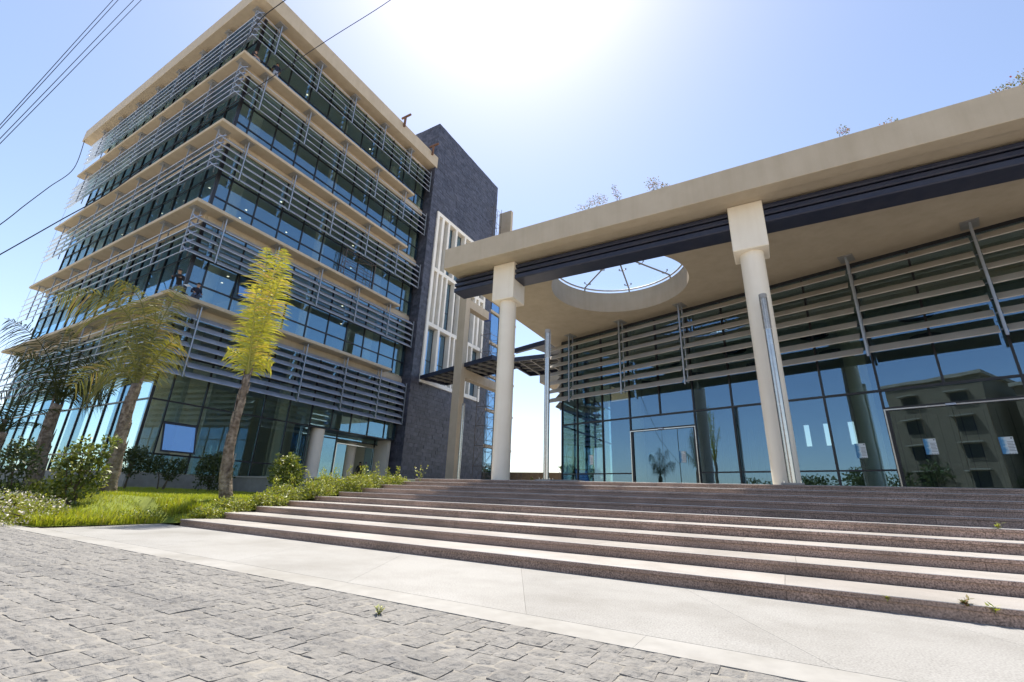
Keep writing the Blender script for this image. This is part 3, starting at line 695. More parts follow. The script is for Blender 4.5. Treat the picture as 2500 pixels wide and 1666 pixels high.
for (z0, z1), fins in sec.items():
    e = FY0 + .33
    for a, b in fins + [(FY1 - .33, FY1)]:
        if b < FY1 - .1: part(MB().box(XA, XB - .008, a, b, z0, z1), 'fin', 'white_frame', wf)
        if a - e > .55:
            cuts = [z0, z0 + (z1 - z0) * .38, z1]
            for c0, c1 in zip(cuts[:-1], cuts[1:]): pane(wf, 'frame_glass', (-26.42, (a + e) / 2, (c0 + c1) / 2), a - e - .08, c1 - c0 - .07, math.pi / 2)
            part(MB().box(-26.5, -26.38, e + .001, e + .04, z0, z1).box(-26.5, -26.38, a - .04, a - .001, z0, z1).box(-26.49, -26.39, e + .04, a - .04, cuts[1] - .03, cuts[1] + .03), 'sash', 'dark_frame', wf)
        else: part(MB().box(-26.5, -26.45, e + .001, a - .001, z0, z1), 'infill', 'interior_dark', wf)
        e = b
part(MB().box(-27.05, -26.95, FY0 + .01, FY1 - .01, FZ0 + .01, FZ1 - .01), 'recess_back', 'interior_dark', tower)
# glazed stair behind the tower and the unfinished parapet
stairb = thing('stair_wing', 'glazed wing behind the slate tower with a bare tan parapet', 'building', (-28, 43, 1.5))
part(MB().box(-36, -27.4, 39.45, 47, 1.5, 29.0), 'wing_wall', 'interior_dark', stairb)
for k in range(7):
    for j in range(4): pane(stairb, 'frame_glass', (-27.2, 40.4 + 1.75 * j, 4.2 + 3.9 * k), 1.6, 3.5, math.pi / 2)
m = MB()
for k in range(8): m.box(-27.3, -27.0, 39.45, 47, 2.2 + 3.9 * k - .1, 2.2 + 3.9 * k + .16)
part(m, 'floor_band', 'tan_render', stairb, kind='stuff')
part(MB().box(-28.2, -26.4, 43.5, 44.0, 29.0, 37.0), 'parapet_wall', 'tan_render', stairb)
part(MB().box(-34, -26.4, 41.8, 44.9, 27.8, 29.4), 'roof_slab', 'tan_render', stairb)

# ------------------------------------------------------------------ office block
offi = thing('office_block', 'five storey glass office block with tan floor slabs and louvre screens', 'building', (-30, 12, 1.0))
ZSL = (10.42, 16.03, 21.68, 27.22)
for z in ZSL:
    part(MB().prism([(-52, 9.36), (-26, 9.36), (-26, 25.5), (-27.1, 25.5), (-27.1, 27.78), (-52, 27.78)], z - .22, z), 'floor_slab', 'tan_render', offi, bevel=.05, seg=3)
    m = MB(); m.box(-51.5, -26.96, 10.34, 10.46, z - .72, z - .221); m.box(-27.06, -26.94, 10.47, 27.7, z - .72, z - .222)
    part(m, 'header_band', 'tan_render', offi)
roof = part(MB().box(-54.6, -25.95, 9.22, 28.05, 32.02, 33.3), 'roof', 'tan_render', offi, bevel=.02)
part(MB().box(-53.6, -27.0, 10.2, 27.0, 31.75, 32.02), 'soffit', 'tan_render', offi)
LV = [1.45] + list(ZSL) + [32.0]
MODX = [-27.0 - 1.69 * k for k in range(15)]           # front wall mullions
MODY = [10.42, 11.2] + [12.89 + 1.695 * k for k in range(9)] + [27.72]
def wall_frame(vertical_at, zs, axis, fixed, z0, z1, lo, hi, w=.035, dp=.06):
    m = MB()
    for u in vertical_at:
        if axis == 'y': m.box(fixed - dp, fixed + dp, u - w, u + w, z0, z1)
        else: m.box(u - w, u + w, fixed - dp, fixed + dp, z0, z1)
    for z in zs:
        if axis == 'y': m.box(fixed - dp * .9, fixed + dp * .9, lo, hi, z - .04, z + .04)
        else: m.box(lo, hi, fixed - dp * .9, fixed + dp * .9, z - .04, z + .04)
    return m
def glaze(parent, us, zs, axis, fixed, skip=None):
    for a, b in zip(us[:-1], us[1:]):
        for c, d in zip(zs[:-1], zs[1:]):
            if skip and skip(a, b, c, d): continue
            if axis == 'y': pane(parent, 'facade_glass', (fixed, (a + b) / 2, (c + d) / 2), abs(b - a) - .07, d - c - .08, math.pi / 2)
            else: pane(parent, 'facade_glass', ((a + b) / 2, fixed, (c + d) / 2), abs(b - a) - .07, d - c - .08, 0)
for k in range(5):
    zb, zt = LV[k], LV[k + 1] - (.22 if k < 4 else .25)
    top = zt - .52 if k < 4 else zt
    # flank wall (faces the plaza)
    if k == 0:
        zs = [zb, 2.35, 5.0, 7.4, top]
        ent = lambda a, b, c, d: a > 19.5 and d < 5.1
        m = wall_frame([y for y in MODY if y < 19.8], [2.35], 'y', -27.0, zb, top, MODY[0], 19.67)
        m2 = wall_frame([y for y in MODY if y > 19.8], [5.0, 7.4], 'y', -27.0, 5.0, top, 19.67, MODY[-1]); m.v, off_ = m.v, len(m.v); m.add(m2.v, m2.f)
        m3 = MB(); m3.box(-27.05, -26.95, MODY[0], 19.67, 4.96, 5.04); m3.box(-27.05, -26.95, MODY[0], 19.67, 7.36, 7.44); m.add(m3.v, m3.f)
        w1 = part(m, 'curtain_wall_frame', 'dark_frame', offi)
        awn = (11.2, 12.89)
        glaze(w1, MODY, zs, 'y', -27.0, lambda a, b, c, d: ent(a, b, c, d) or (abs(a - 11.2) < .1 and 2.3 < c < 2.4))
        # bay with the tilted open sash
        pane(w1, 'facade_glass', (-27.0, 12.045, 4.46), 1.62, 1.0, math.pi / 2)
        part(MB().box(-27.06, -26.94, 11.24, 12.85, 3.90, 3.98), 'sash_head', 'dark_frame', w1)
        zs2 = [zb, 2.35, 5.0, top]
    else:
        zs = [zb, zb + 1.15, zb + 2.75, top]
        w1 = part(wall_frame(MODY, zs[1:-1], 'y', -27.0, zb, top, MODY[0], MODY[-1]), 'curtain_wall_frame', 'dark_frame', offi)
        glaze(w1, MODY, zs, 'y', -27.0)
        zs2 = [zb, zb + 2.72, top]
    w2 = part(wall_frame(MODX, zs2[1:-1], 'x', 10.4, zb, top, MODX[-1], MODX[0]), 'curtain_wall_frame', 'dark_frame', offi)
    glaze(w2, MODX, zs2, 'x', 10.4)
    if k: part(MB().box(-27.09, -26.91, 10.31, 10.49, zb, top), 'corner_mullion', 'dark_frame', w2)
# open sashes
def tilt_sash(y0, y1, z0, z1, out, name='open_sash'):
    yc, zc, w, h = (y0 + y1) / 2, (z0 + z1) / 2, y1 - y0, z1 - z0; a = math.asin(out / h)
    M_ = Matrix.Translation((-26.93, yc, z1)) @ Matrix.Rotation(math.pi / 2, 4, 'Z') @ Matrix.Rotation(-a, 4, 'X')
    T = lambda v: tuple(M_ @ Vector(v)); m = MB()
    m.box(-w / 2, w / 2, -.03, .03, -h, -h + .07, T); m.box(-w / 2, w / 2, -.03, .03, -.07, 0, T); m.box(-w / 2, -w / 2 + .07, -.03, .03, -h + .07, -.07, T); m.box(w / 2 - .07, w / 2, -.03, .03, -h + .07, -.07, T)
    o = part(m, name, 'dark_frame', offi)
    part(MB().box(-w / 2 + .07, w / 2 - .07, -.006, .006, -h + .07, -.07, T), 'pane', 'frame_glass', o)
tilt_sash(11.24, 12.85, 2.40, 3.92, 0.45)
tilt_sash(12.93, 14.55, 11.6, 13.15, 0.35)
part(MB().box(-27.02, -26.9, 10.3, 15.1, 0.3, 1.44), 'plinth', 'wall_grey', offi)
part(MB().box(-52, -27.02, 10.3, 10.52, 0.3, 1.44), 'plinth', 'wall_grey', offi)
# recessed entrance
RXp = -28.4
part(MB().box(-28.6, -27.07, 19.72, 27.75, 4.98, 5.16), 'entrance_soffit', 'dark_frame', offi)
m = wall_frame([19.75, 21.4, 23.2, 27.0, 27.72], [4.62], 'y', RXp, 1.51, 4.97, 19.75, 27.72); en = part(m, 'entrance_frame', 'dark_frame', offi)
for a, b in ((19.75, 21.4), (21.4, 23.2)): pane(en, 'facade_glass', (RXp, (a + b) / 2, 3.05), b - a - .08, 3.05, math.pi / 2)
for a, b in zip((19.75, 21.4, 23.2, 27.0), (21.4, 23.2, 27.0, 27.72)): pane(en, 'facade_glass', (RXp, (a + b) / 2, 4.81), b - a - .08, .3, math.pi / 2)
part(MB().box(RXp + .062, RXp + .10, 23.22, 26.98, 4.30, 4.36).box(RXp + .062, RXp + .10, 23.20, 23.26, 1.51, 4.30).box(RXp + .062, RXp + .10, 26.94, 27.0, 1.51, 4.30), 'steel_trim', 'stainless', en)
pane(en, 'facade_glass', (RXp, 23.75, 2.9), .9, 2.78, math.pi / 2, 'door_leaf'); pane(en, 'facade_glass', (RXp, 26.5, 2.9), .8, 2.78, math.pi / 2, 'door_leaf')
shade_auto(part(MB().cyl((-27.45, 20.75), .46, 1.5, 4.98, 32), 'entrance_column', 'cream_paint', offi))
part(MB().box(-28.46, -27.07, 19.62, 19.70, 1.5, 4.97), 'recess_return', 'dark_frame', offi)
# inside: core, columns, partitions
for k in range(5):
    zb, zt = LV[k] + (.01 if k else .07), LV[k + 1] - .23
    part(MB().box(-46, -36, 17.5, 24.5, zb, zt), 'core_wall', 'interior_wall', offi)
    part(MB().box(-51.6, -27.2, 27.3, 27.6, zb, zt), 'rear_wall', 'interior_wall', offi)
    for cx, cy in ((-29.2, 12.5), (-29.2, 19.2), (-29.2, 25.4), (-36, 12.5), (-42.7, 12.5), (-49.2, 12.5)):
        shade_auto(part(MB().cyl((cx, cy), .38, zb, zt, 20), 'column', 'cream_paint', offi))
    part(MB().box(-51.5, -27.12, 10.55, 27.2, zb - .005, zb + .03), 'floor_finish', 'terrace_stone', offi) if k else None
    if k: part(MB().box(-51.5, -27.12, 10.55, 27.2, zt - .55, zt - .45), 'false_ceiling', 'ceiling_white', offi)
dl = MB().cyl((0, 0), .07, -.02, 0, 12).mesh('downlight', 'downlight_on')
for k in range(1, 5):
    zc = LV[k + 1] - .23 - .552
    spots = [(-29.3, 12.2 + 3.39 * j) for j in range(5)] + [(-32.7, 15.0 + 3.39 * j) for j in range(4)] + [(-32.5 - 3.38 * j, 12.2) for j in range(6)] + [(-34.2 - 3.38 * j, 15.4) for j in range(5)]
    for x, y in spots: place(dl, 'downlight', offi, (x, y, zc))
part(MB().box(-33.2, -33.0, 21.0, 27.2, 1.52, 9.0), 'lobby_wall', 'interior_wall', offi)
part(MB().box(-32.998, -32.95, 24.3, 27.0, 3.2, 4.6), 'opening_shade_panel', 'void_shade_black', offi)  # black panel on the wall, painted shade instead of a real opening
part(MB().box(-51.95, -28, 10.6, 27.7, 1.40, 1.46), 'ground_floor', 'terrace_stone', offi)

# louvre screens of the office block
PY = [11.2, 14.58, 17.95, 21.33, 24.70, 27.65]; PXs = [-26.86 - 3.38 * k for k in range(8)]
todo = []
for k in range(5):
    sof = (LV[k + 1] - .22) if k < 4 else 31.74
    if k == 0: zl = [9.37 - .517 * j for j in range(7)]
    else: zl = [LV[k + 1] - 1.07 - .515 * j for j in range(5)] if k < 4 else [32.02 - 0.95 - .515 * j for j in range(5)]
    zlow = zl[-1] - .04
    for i, yy in enumerate(PY):
        last = i == len(PY) - 1
        m = MB(); m.box(-26.33, -26.26, yy - .03, yy + .03, zlow, (zl[0] + .35) if last else sof)
        if not last: m.box(-26.68, -26.62, yy - .025, yy + .025, zl[0] - .3, sof)
        for z in zl: m.box(-26.6, -26.57, yy - .09, yy + .09, z + .16, z + .18)
        po = part(m, 'louvre_post', 'steel_post', offi)
        if not last: part(MB().box(-26.88, -26.12, yy - .3, yy + .3, sof - .03, sof - .002), 'fixing_plate', 'plate_steel', po)
        y0 = 9.60 if i == 0 else PY[i - 1] + .10
        L = yy - .06 - y0
        for z in zl: todo.append((Vector((-26.27, y0 + L / 2, z)), L, math.pi / 2, po))
    xprev = -26.30
    for i, xx in enumerate(PXs[:] + [-53.2]):
        if xx > -52:
            m = MB(); m.box(xx - .03, xx + .03, 9.64, 9.71, zlow, sof); m.box(xx - .025, xx + .025, 10.0, 10.05, zlow, sof)
            po = part(m, 'louvre_post', 'steel_post', offi)
            part(MB().box(xx - .3, xx + .3, 9.5, 10.2, sof - .03, sof - .002), 'fixing_plate', 'plate_steel', po)
        if i == 0: xprev = -26.30; xa = xprev; xb = -26.86 - 1.1
        L = (xprev - xx) - .12 if i else 0.5
        if i == 0: todo += [(Vector((-26.55, 9.62, z)), .56, 0, po) for z in zl]
        else: todo += [(Vector(((xprev - .06 - L / 2), 9.62, z)), L, 0, po) for z in zl]
        xprev = xx
todo.sort(key=lambda t: (t[0] - CAM).length - (12 if t[2] > 1 else 0))
m = MB()
rest_mesh = {}
for k, (p, L, rz, po) in enumerate(todo):
    if k < 300: blade(po, L, p, rz)
    else:
        key = round(L, 2)
        if key not in rest_mesh: rest_mesh[key] = blade_mesh(key)
        c, s = math.cos(rz), math.sin(rz); b = rest_mesh[key]
        m.add([(p.x + c * v.co.x - s * v.co.y, p.y + s * v.co.x + c * v.co.y, p.z + v.co.z) for v in b.vertices], [tuple(q.vertices) for q in b.polygons])
part(m, 'far_louvre_blades', 'aluminium', offi, kind='stuff')
# roof outriggers
for i, yy in enumerate((22.97, 27.04)):
    t = thing('steel_outrigger', ('rusty steel bracket on the roof edge at mid length', 'rusty steel bracket at the roof corner next to the slate tower')[i], 'bracket', (-25.9, yy, 33.3))
    part(MB().box(-25.94, -25.74, yy - .06, yy + .06, 32.85, 33.9).box(-26.3, -25.2, yy - .07, yy + .07, 33.9, 34.05), 'bracket_steel', 'rust_steel', t)

# ------------------------------------------------------------------ pergola, tan post
perg = thing('steel_pergola', 'dark steel pergola roof linking the slate tower and the hall', 'pergola', (-20, 28, 10))
def rotbox(m, o, ang, s0, s1, t0, t1, z0, z1):
    c, s = math.cos(ang), math.sin(ang); m.box(s0, s1, t0, t1, z0, z1, lambda v: (o[0] + c * v[0] - s * v[1], o[1] + s * v[0] + c * v[1], v[2]))
def pergola_seg(o, ang, L, W, z):
    m = MB()
    rotbox(m, o, ang, 0, L, 0, .12, z, z + .32); rotbox(m, o, ang, 0, L, W - .12, W, z, z + .32); rotbox(m, o, ang, 0, .12, .12, W - .12, z, z + .32); rotbox(m, o, ang, L - .12, L, .12, W - .12, z, z + .32)
    f = part(m, 'edge_beam', 'navy_metal', perg)
    m = MB(); k = .9
    while k < L - .2: rotbox(m, o, ang, k, k + .07, .12, W - .12, z + .02, z + .16); k += .95
    k = .9
    while k < W - .2: rotbox(m, o, ang, .12, L - .12, k, k + .06, z + .165, z + .28); k += .8
    part(m, 'grid_bars', 'plate_steel', f, kind='stuff')
    m = MB(); rotbox(m, o, ang, .12, L - .12, .12, W - .12, z + .285, z + .31); part(m, 'roof_sheet', 'navy_metal', f)
pergola_seg((-25.95, 28.8), ANG, 9.4, 2.9, 10.32)
pergola_seg((-16.4, 27.25), 0.05, 4.6, 4.2, 10.32)
m = MB(); rotbox(m, (-14.7, 25.45), ANG, 0, 2.9, 0, .25, 10.3, 10.62); rotbox(m, (-13.3, 25.3), ANG, 0, 1.5, .26, 2.4, 10.42, 10.6); part(m, 'link_beam', 'navy_metal', perg)
tp = thing('tan_portal_frame', 'tall square tan post with two beams standing before the slate tower', 'portal frame', (-20.3, 27.0, 1.5))
part(MB().box(-20.75, -20.05, 26.75, 27.35, 1.5, 16.6), 'post', 'tan_render', tp, bevel=.02)
part(MB().box(-20.70, -20.10, 27.36, 30.2, 15.4, 16.1), 'upper_beam', 'tan_render', tp, bevel=.02)
part(MB().box(-20.68, -20.12, 30.201, 30.6, 15.42, 16.08), 'blue_end_block', 'blue_end', tp)
part(MB().box(-20.70, -20.10, 27.36, 33.0, 9.55, 10.25), 'lower_beam', 'tan_render', tp, bevel=.02)

# ------------------------------------------------------------------ scaffolds
def scaffold(name, label, x0, x1, y0, y1, z0, z1, lift=1.9, r=.028, planks=()):
    t = thing(name, label, 'scaffold', ((x0 + x1) / 2, (y0 + y1) / 2, z0))
    for x in (x0, x1):
        for y in (y0, y1): part(MB().tube([(x, y, z0), (x, y, z1)], r, 6), 'standard', 'scaffold_steel', t)
    z = z0 + .3; k = 0
    while z < z1:
        for a, b in (((x0, y0), (x1, y0)), ((x0, y1), (x1, y1)), ((x0, y0), (x0, y1)), ((x1, y0), (x1, y1))):
            part(MB().tube([(a[0], a[1], z), (b[0], b[1], z)], r * .8, 5), 'ledger', 'scaffold_steel', t)
        if z + lift < z1:
            a, b = ((x1, y0, z), (x1, y1, z + lift)) if k % 2 else ((x1, y1, z), (x1, y0, z + lift))
            part(MB().tube([a, b], r * .6, 5), 'brace', 'scaffold_steel', t)
            part(MB().tube([(x0, y0, z), (x1, y0, z + lift)], r * .6, 5), 'brace', 'scaffold_steel', t)
        z += lift; k += 1
    for pz in planks: part(MB().box(x0 - .2, x1 + .2, y0 - .3, y1 + .3, pz, pz + .05), 'plank', 'wood_plank', t)
    return t
scaffold('scaffold_tower', 'thin scaffold tower against the right end of the slate tower', -25.4, -24.2, 36.9, 39.0, 1.51, 17.2, planks=(13.9,))
scaffold('stair_scaffold', 'dense dark scaffold by the glazed wing behind the left column', -26.6, -25.6, 40.6, 42.2, 1.51, 18.0, lift=1.2)
scaffold('roof_scaffold', 'scaffold frame on top beside the tan parapet of the wing', -26.2, -25.6, 38.2, 39.9, 26.0, 34.5)
scaffold('facade_scaffold', 'rusty scaffold frame leaning on the third floor glass of the office block', -26.75, -26.35, 19.7, 22.6, 16.06, 18.5, lift=1.0)
scaffold('low_scaffold', 'low scaffold frames before the far brown wall under the canopy', -24.5, -19.6, 44.0, 45.0, 1.51, 3.6, lift=1.0)

# ------------------------------------------------------------------ far setting
fw = thing('boundary_wall', 'plain brown wall far behind, seen between the left column and the hall', 'wall', (-23, 46.5, 1.5))
part(MB().box(-34, -16, 46, 46.3, 1.5, 3.62), 'wall_face', 'house_wall', fw); part(MB().box(-34, -16, 45.95, 46.35, 3.62, 3.72), 'coping', 'house_trim', fw)
# ------------------------------------------------------------------ palms
def bez(p, n):
    p = [Vector(q) for q in p]; out = []
    for i in range(n):
        t = i / (n - 1); a = 1 - t
        out.append(p[0] * a ** 3 + p[1] * 3 * a * a * t + p[2] * 3 * a * t * t + p[3] * t ** 3)
    return out
def frond(parent, ctrl, mat, leaf_len=0.9, n=62, droop=0.5, width=0.02, rach=0.03, seed=0, start=0.08, spread=1.0, face=None):
    r = random.Random(seed); pts = bez(ctrl, 40); m = MB()
    m.tube(pts[::3] + [pts[-1]], [max(rach * (1 - k / 15), .006) for k in range(len(pts[::3]) + 1)], 5)
    for i in range(n):
        t = start + (1 - start) * (i + r.random() * .8) / n; q = t * 39; a = int(min(q, 38)); p = pts[a].lerp(pts[a + 1], q - a)
        tan = (pts[min(a + 1, 39)] - pts[max(a - 1, 0)]).normalized()
        ref = face or Vector((0, 0, 1))
        sd = tan.cross(ref)
        if sd.length < .2: sd = tan.cross(Vector((0.6, 0.8, 0)))
        sd.normalize(); nrm = sd.cross(tan)
        env = math.sin(math.pi * min(1, max(.16, .12 + t * .9))) ** .5
        for side in (-1, 1):
            L = leaf_len * env * r.uniform(.75, 1.15); lift = r.uniform(-.35, .5) * spread
            d = (sd * side + tan * r.uniform(.35, .75) + nrm * lift).normalized(); g = Vector((0, 0, -1)) * droop * r.uniform(.5, 1.5)
            c = [p + d * L * u + g * L * u * u for u in (0, .3, .6, .85, 1.0)]
            wv = (d.cross(nrm)).normalized(); w = width * r.uniform(.7, 1.2); ww = (.6 * w, w, .8 * w, .45 * w, .05 * w)
            vs = []
            for cc, x in zip(c, ww): vs += [cc - wv * x, cc + wv * x]
            m.add(vs, [(2 * k, 2 * k + 1, 2 * k + 3, 2 * k + 2) for k in range(4)])
    return part(m, 'frond', mat, parent)
def trunk(parent, pts, radii, seed=0, boots=18):
    r = random.Random(seed); P = bez(pts, 16); R = [radii[0] + (radii[1] - radii[0]) * (k / 15) ** .6 for k in range(16)]
    m = MB(); n = 14; m.tube(P, R, n)
    m.v = [(x + r.uniform(-.018, .018), y + r.uniform(-.018, .018), z + r.uniform(-.02, .02)) for x, y, z in m.v]
    o = part(m, 'trunk', 'palm_bark', parent, smooth=True)
    m = MB()
    for k in range(boots):                               # old leaf bases
        i = r.randint(3, 15); a = r.uniform(0, 6.283); p = P[i]; q = Vector((math.cos(a), math.sin(a), 0))
        b = p + q * R[i] * .8; h = r.uniform(.25, .5); side = Vector((-q.y, q.x, 0)) * r.uniform(.05, .09)
        m.add([b - side, b + side, b + side * .5 + Vector((0, 0, h)) + q * .05, b - side * .5 + Vector((0, 0, h)) + q * .05, b - side + q * .03, b + side + q * .03], [(0, 1, 2, 3), (4, 3, 2, 5), (0, 3, 4), (1, 5, 2), (0, 4, 5, 1)])
    part(m, 'leaf_bases', 'palm_bark', o, kind='stuff'); return o
view = Vector((-0.87, 0.49, 0))
# sunlit palm
p0 = Vector((-14.16, 8.07, 0.5))
pl = thing('palm_tree', 'young palm with upright yellow green sunlit fronds at the lawn corner', 'palm tree', tuple(p0), 'young palms on the lawn')
trunk(pl, [p0, (-14.45, 7.75, 1.6), (-14.25, 7.9, 2.8), (-14.28, 7.86, 4.3)], (.20, .09), 1, 22)
top = Vector((-14.28, 7.86, 4.2)); R3 = Vector((0.49, 0.87, 0))
for i, (e1, e2, e3, L, n, lw) in enumerate((
        ((-.02, 0, 1.6), (.12, 0, 3.2), (.22, 0, 4.85), .84, 92, 1),
        ((-.06, .1, 1.5), (-.10, .2, 3.4), (-.34, .2, 4.8), .80, 80, 1),
        ((.10, -.1, 1.3), (.25, -.2, 2.9), (.36, -.3, 4.3), .70, 60, 1),
        ((-.1, -.2, 1.1), (-.2, -.4, 2.2), (-.35, -.6, 3.0), .62, 46, 1),
        ((.05, .3, .9), (.15, .6, 1.9), (.25, .8, 2.6), .6, 40, 1),
        ((-.15, .1, .5), (-.4, .1, .9), (-.75, .1, .8), .45, 24, 1),
        ((.15, .1, .5), (.4, .1, .8), (.65, .1, .6), .42, 22, 1))):
    C4 = [top] + [top + R3 * e[0] + view * e[1] + Vector((0, 0, e[2])) for e in (e1, e2, e3)]
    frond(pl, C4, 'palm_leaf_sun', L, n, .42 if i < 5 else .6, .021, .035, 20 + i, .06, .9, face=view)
# olive palm left of it
p0 = Vector((-17.39, 6.31, 0.55))
pl = thing('palm_tree', 'shaded palm with drooping olive and dry fronds before the office block corner', 'palm tree', tuple(p0), 'young palms on the lawn')
trunk(pl, [p0, (-17.35, 6.3, 1.6), (-17.5, 6.2, 2.6), (-17.42, 6.23, 3.9)], (.25, .13), 2, 26)
top = Vector((-17.42, 6.23, 3.8)); R3 = Vector((0.34, 0.94, 0)); V3 = Vector((-.94, .34, 0))
for i, (e1, e2, e3, L, n, dr) in enumerate((
        ((.0, 0, 1.4), (.15, 0, 2.9), (.35, .1, 3.75), .95, 80, .8),
        ((-.1, .1, 1.4), (-.2, .2, 3.3), (-1.4, .2, 3.4), 1.0, 84, .9),
        ((-.2, 0, 1.6), (-.9, .1, 3.6), (-2.6, .1, 2.3), 1.0, 80, .9),
        ((.05, .1, 1.3), (.1, .2, 2.4), (-.3, .5, 3.2), .9, 70, .8),
        ((-.3, .0, .5), (-.8, .0, .9), (-1.5, .0, -.35), .8, 50, .7),
        ((.2, -.2, .9), (.5, -.5, 1.6), (.7, -1.0, 1.6), .75, 50, .8),
        ((-.2, .3, 1.0), (-.6, 1.0, 2.0), (-1.3, 1.8, 1.6), .8, 50, .8))):
    C4 = [top] + [top + R3 * e[0] + V3 * e[1] + Vector((0, 0, e[2])) for e in (e1, e2, e3)]
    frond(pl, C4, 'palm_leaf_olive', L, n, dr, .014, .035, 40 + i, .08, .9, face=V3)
# dark palm further left
p0 = Vector((-22.22, 5.94, 0.6))
pl = thing('palm_tree', 'dark green palm behind the shrubs, third from the steps', 'palm tree', tuple(p0), 'young palms on the lawn')
trunk(pl, [p0, (-22.2, 5.95, 1.6), (-22.3, 5.8, 2.6), (-22.24, 5.85, 3.5)], (.27, .15), 3, 26)
top = Vector((-22.24, 5.85, 3.45)); R3 = Vector((0.26, 0.96, 0)); V3 = Vector((-.96, .26, 0))
for i, (e1, e2, e3, L, n) in enumerate((((0, 0, 1.2), (-.1, 0, 2.2), (-.5, .1, 2.9), .9, 64), ((-.3, 0, 1.3), (-1.0, 0, 2.5), (-2.1, .1, 2.75), .9, 64), ((.1, .2, 1.2), (.5, .3, 2.0), (.9, .5, 2.1), .85, 60),
        ((-.2, -.2, .9), (-.8, -.5, 1.6), (-1.5, -.9, 1.3), .8, 52), ((.3, 0, .9), (.9, 0, 1.4), (1.4, 0, .6), .8, 50), ((.2, -.3, .6), (.7, -.8, .9), (1.0, -1.2, .2), .7, 44), ((-.3, .3, .7), (-1.0, .8, 1.0), (-1.6, 1.2, .2), .7, 44))):
    C4 = [top] + [top + R3 * e[0] + V3 * e[1] + Vector((0, 0, e[2])) for e in (e1, e2, e3)]
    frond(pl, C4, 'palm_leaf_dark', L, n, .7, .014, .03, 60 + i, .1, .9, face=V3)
# low palm at the left border
p0 = Vector((-18.6, 3.95, 0.3))
pl = thing('palm_tree', 'small near black palm at the left edge behind the two ball shrub', 'palm tree', tuple(p0), 'young palms on the lawn')
trunk(pl, [p0, (-18.6, 3.95, .9), (-18.6, 3.95, 1.5), (-18.58, 4.0, 2.1)], (.17, .11), 4, 14)
top = Vector((-18.58, 4.0, 2.05)); V3 = Vector((-.97, .22, 0)); R3 = Vector((.22, .97, 0))
for i, e in enumerate((((-.2, 0, .6), (-.7, 0, 1.0), (-1.3, 0, .7)), ((.2, 0, .6), (.6, 0, .9), (1.15, 0, .85)), ((0, 0, .6), (.1, .2, .9), (.2, .3, 1.15)), ((-.1, .2, .6), (-.4, .4, 1.0), (-.7, .6, 1.15)), ((.15, .3, .4), (.5, .5, .6), (.9, .8, .3)), ((-.2, -.3, .4), (-.6, -.6, .6), (-1.0, -.9, .2)))):
    C4 = [top] + [top + R3 * q[0] + V3 * q[1] + Vector((0, 0, q[2])) for q in e]
    frond(pl, C4, 'palm_leaf_dark', .42, 40, .35, .012, .02, 80 + i, .12, .5, face=Vector((0, 0, 1)))

# ------------------------------------------------------------------ shrubs
def leaf_cloud(blobs, n, size, seed, inner=0.25):
    """folded leaves spread through ellipsoid blobs (centre, radii), more near the skin, facing outward"""
    r = np.random.default_rng(seed); vol = np.array([b[1][0] * b[1][1] * b[1][2] for b in blobs]) ** .7; vol /= vol.sum()
    idx = r.choice(len(blobs), n, p=vol); vs = []; fs = []; c = 0
    for i in idx:
        ce, ra = blobs[i]; d = r.normal(size=3); d /= np.linalg.norm(d); q = (inner + (1 - inner) * r.random() ** .45) * (1 + .14 * math.sin(5 * d[0] + 7 * d[1] + 3 * i) + .12 * math.sin(11 * d[2] + 9 * d[0]))
        p = np.array(ce) + d * np.array(ra) * q
        nd = d + r.normal(size=3) * .6 + np.array([0, 0, .35]); nd /= np.linalg.norm(nd)
        t = np.cross(nd, r.normal(size=3)); t /= np.linalg.norm(t); b = np.cross(nd, t); s = size * r.uniform(.6, 1.35)
        ax = (t * .5 + nd * .55); ax /= np.linalg.norm(ax)
        tip = p + ax * s; mid = p + ax * s * .5
        vs += [tuple(p), tuple(mid + b * s * .26 + nd * s * .06), tuple(tip), tuple(mid - b * s * .26 + nd * s * .06)]
        fs += [(c, c + 1, c + 2), (c, c + 2, c + 3)]; c += 4
    m = MB(); m.add(vs, fs); return m
def shrub(name, label, base, blobs, n, size, mat, seed, stems=3, group=None, cat='shrub', stem_r=.02, flowers=None, inner=.25):
    t = thing(name, label, cat, base, group); b0 = Vector(base)
    B = [((base[0] + c[0], base[1] + c[1], base[2] + c[2]), r_) for c, r_ in blobs]
    part(leaf_cloud(B, n, size, seed, inner), 'foliage', mat, t)
    r = random.Random(seed)
    for k in range(stems):
        c = Vector(B[k % len(B)][0]); q = b0 + Vector((r.uniform(-.08, .08), r.uniform(-.08, .08), 0))
        mid = q.lerp(c, .5) + Vector((r.uniform(-.08, .08), r.uniform(-.08, .08), .05))
        part(MB().tube([q - Vector((0, 0, .1)), mid, c], [stem_r, stem_r * .8, stem_r * .4], 6), 'stem', 'stem_bark', t)
    if flowers:
        fm, k, sz = flowers; part(leaf_cloud(B, k, sz, seed + 99, .92), 'blossom', fm, t, kind='stuff')
    return t
def gz(x, y): return lawn_z(x, y) - .02
G_B = 'clipped shrubs on the lawn'
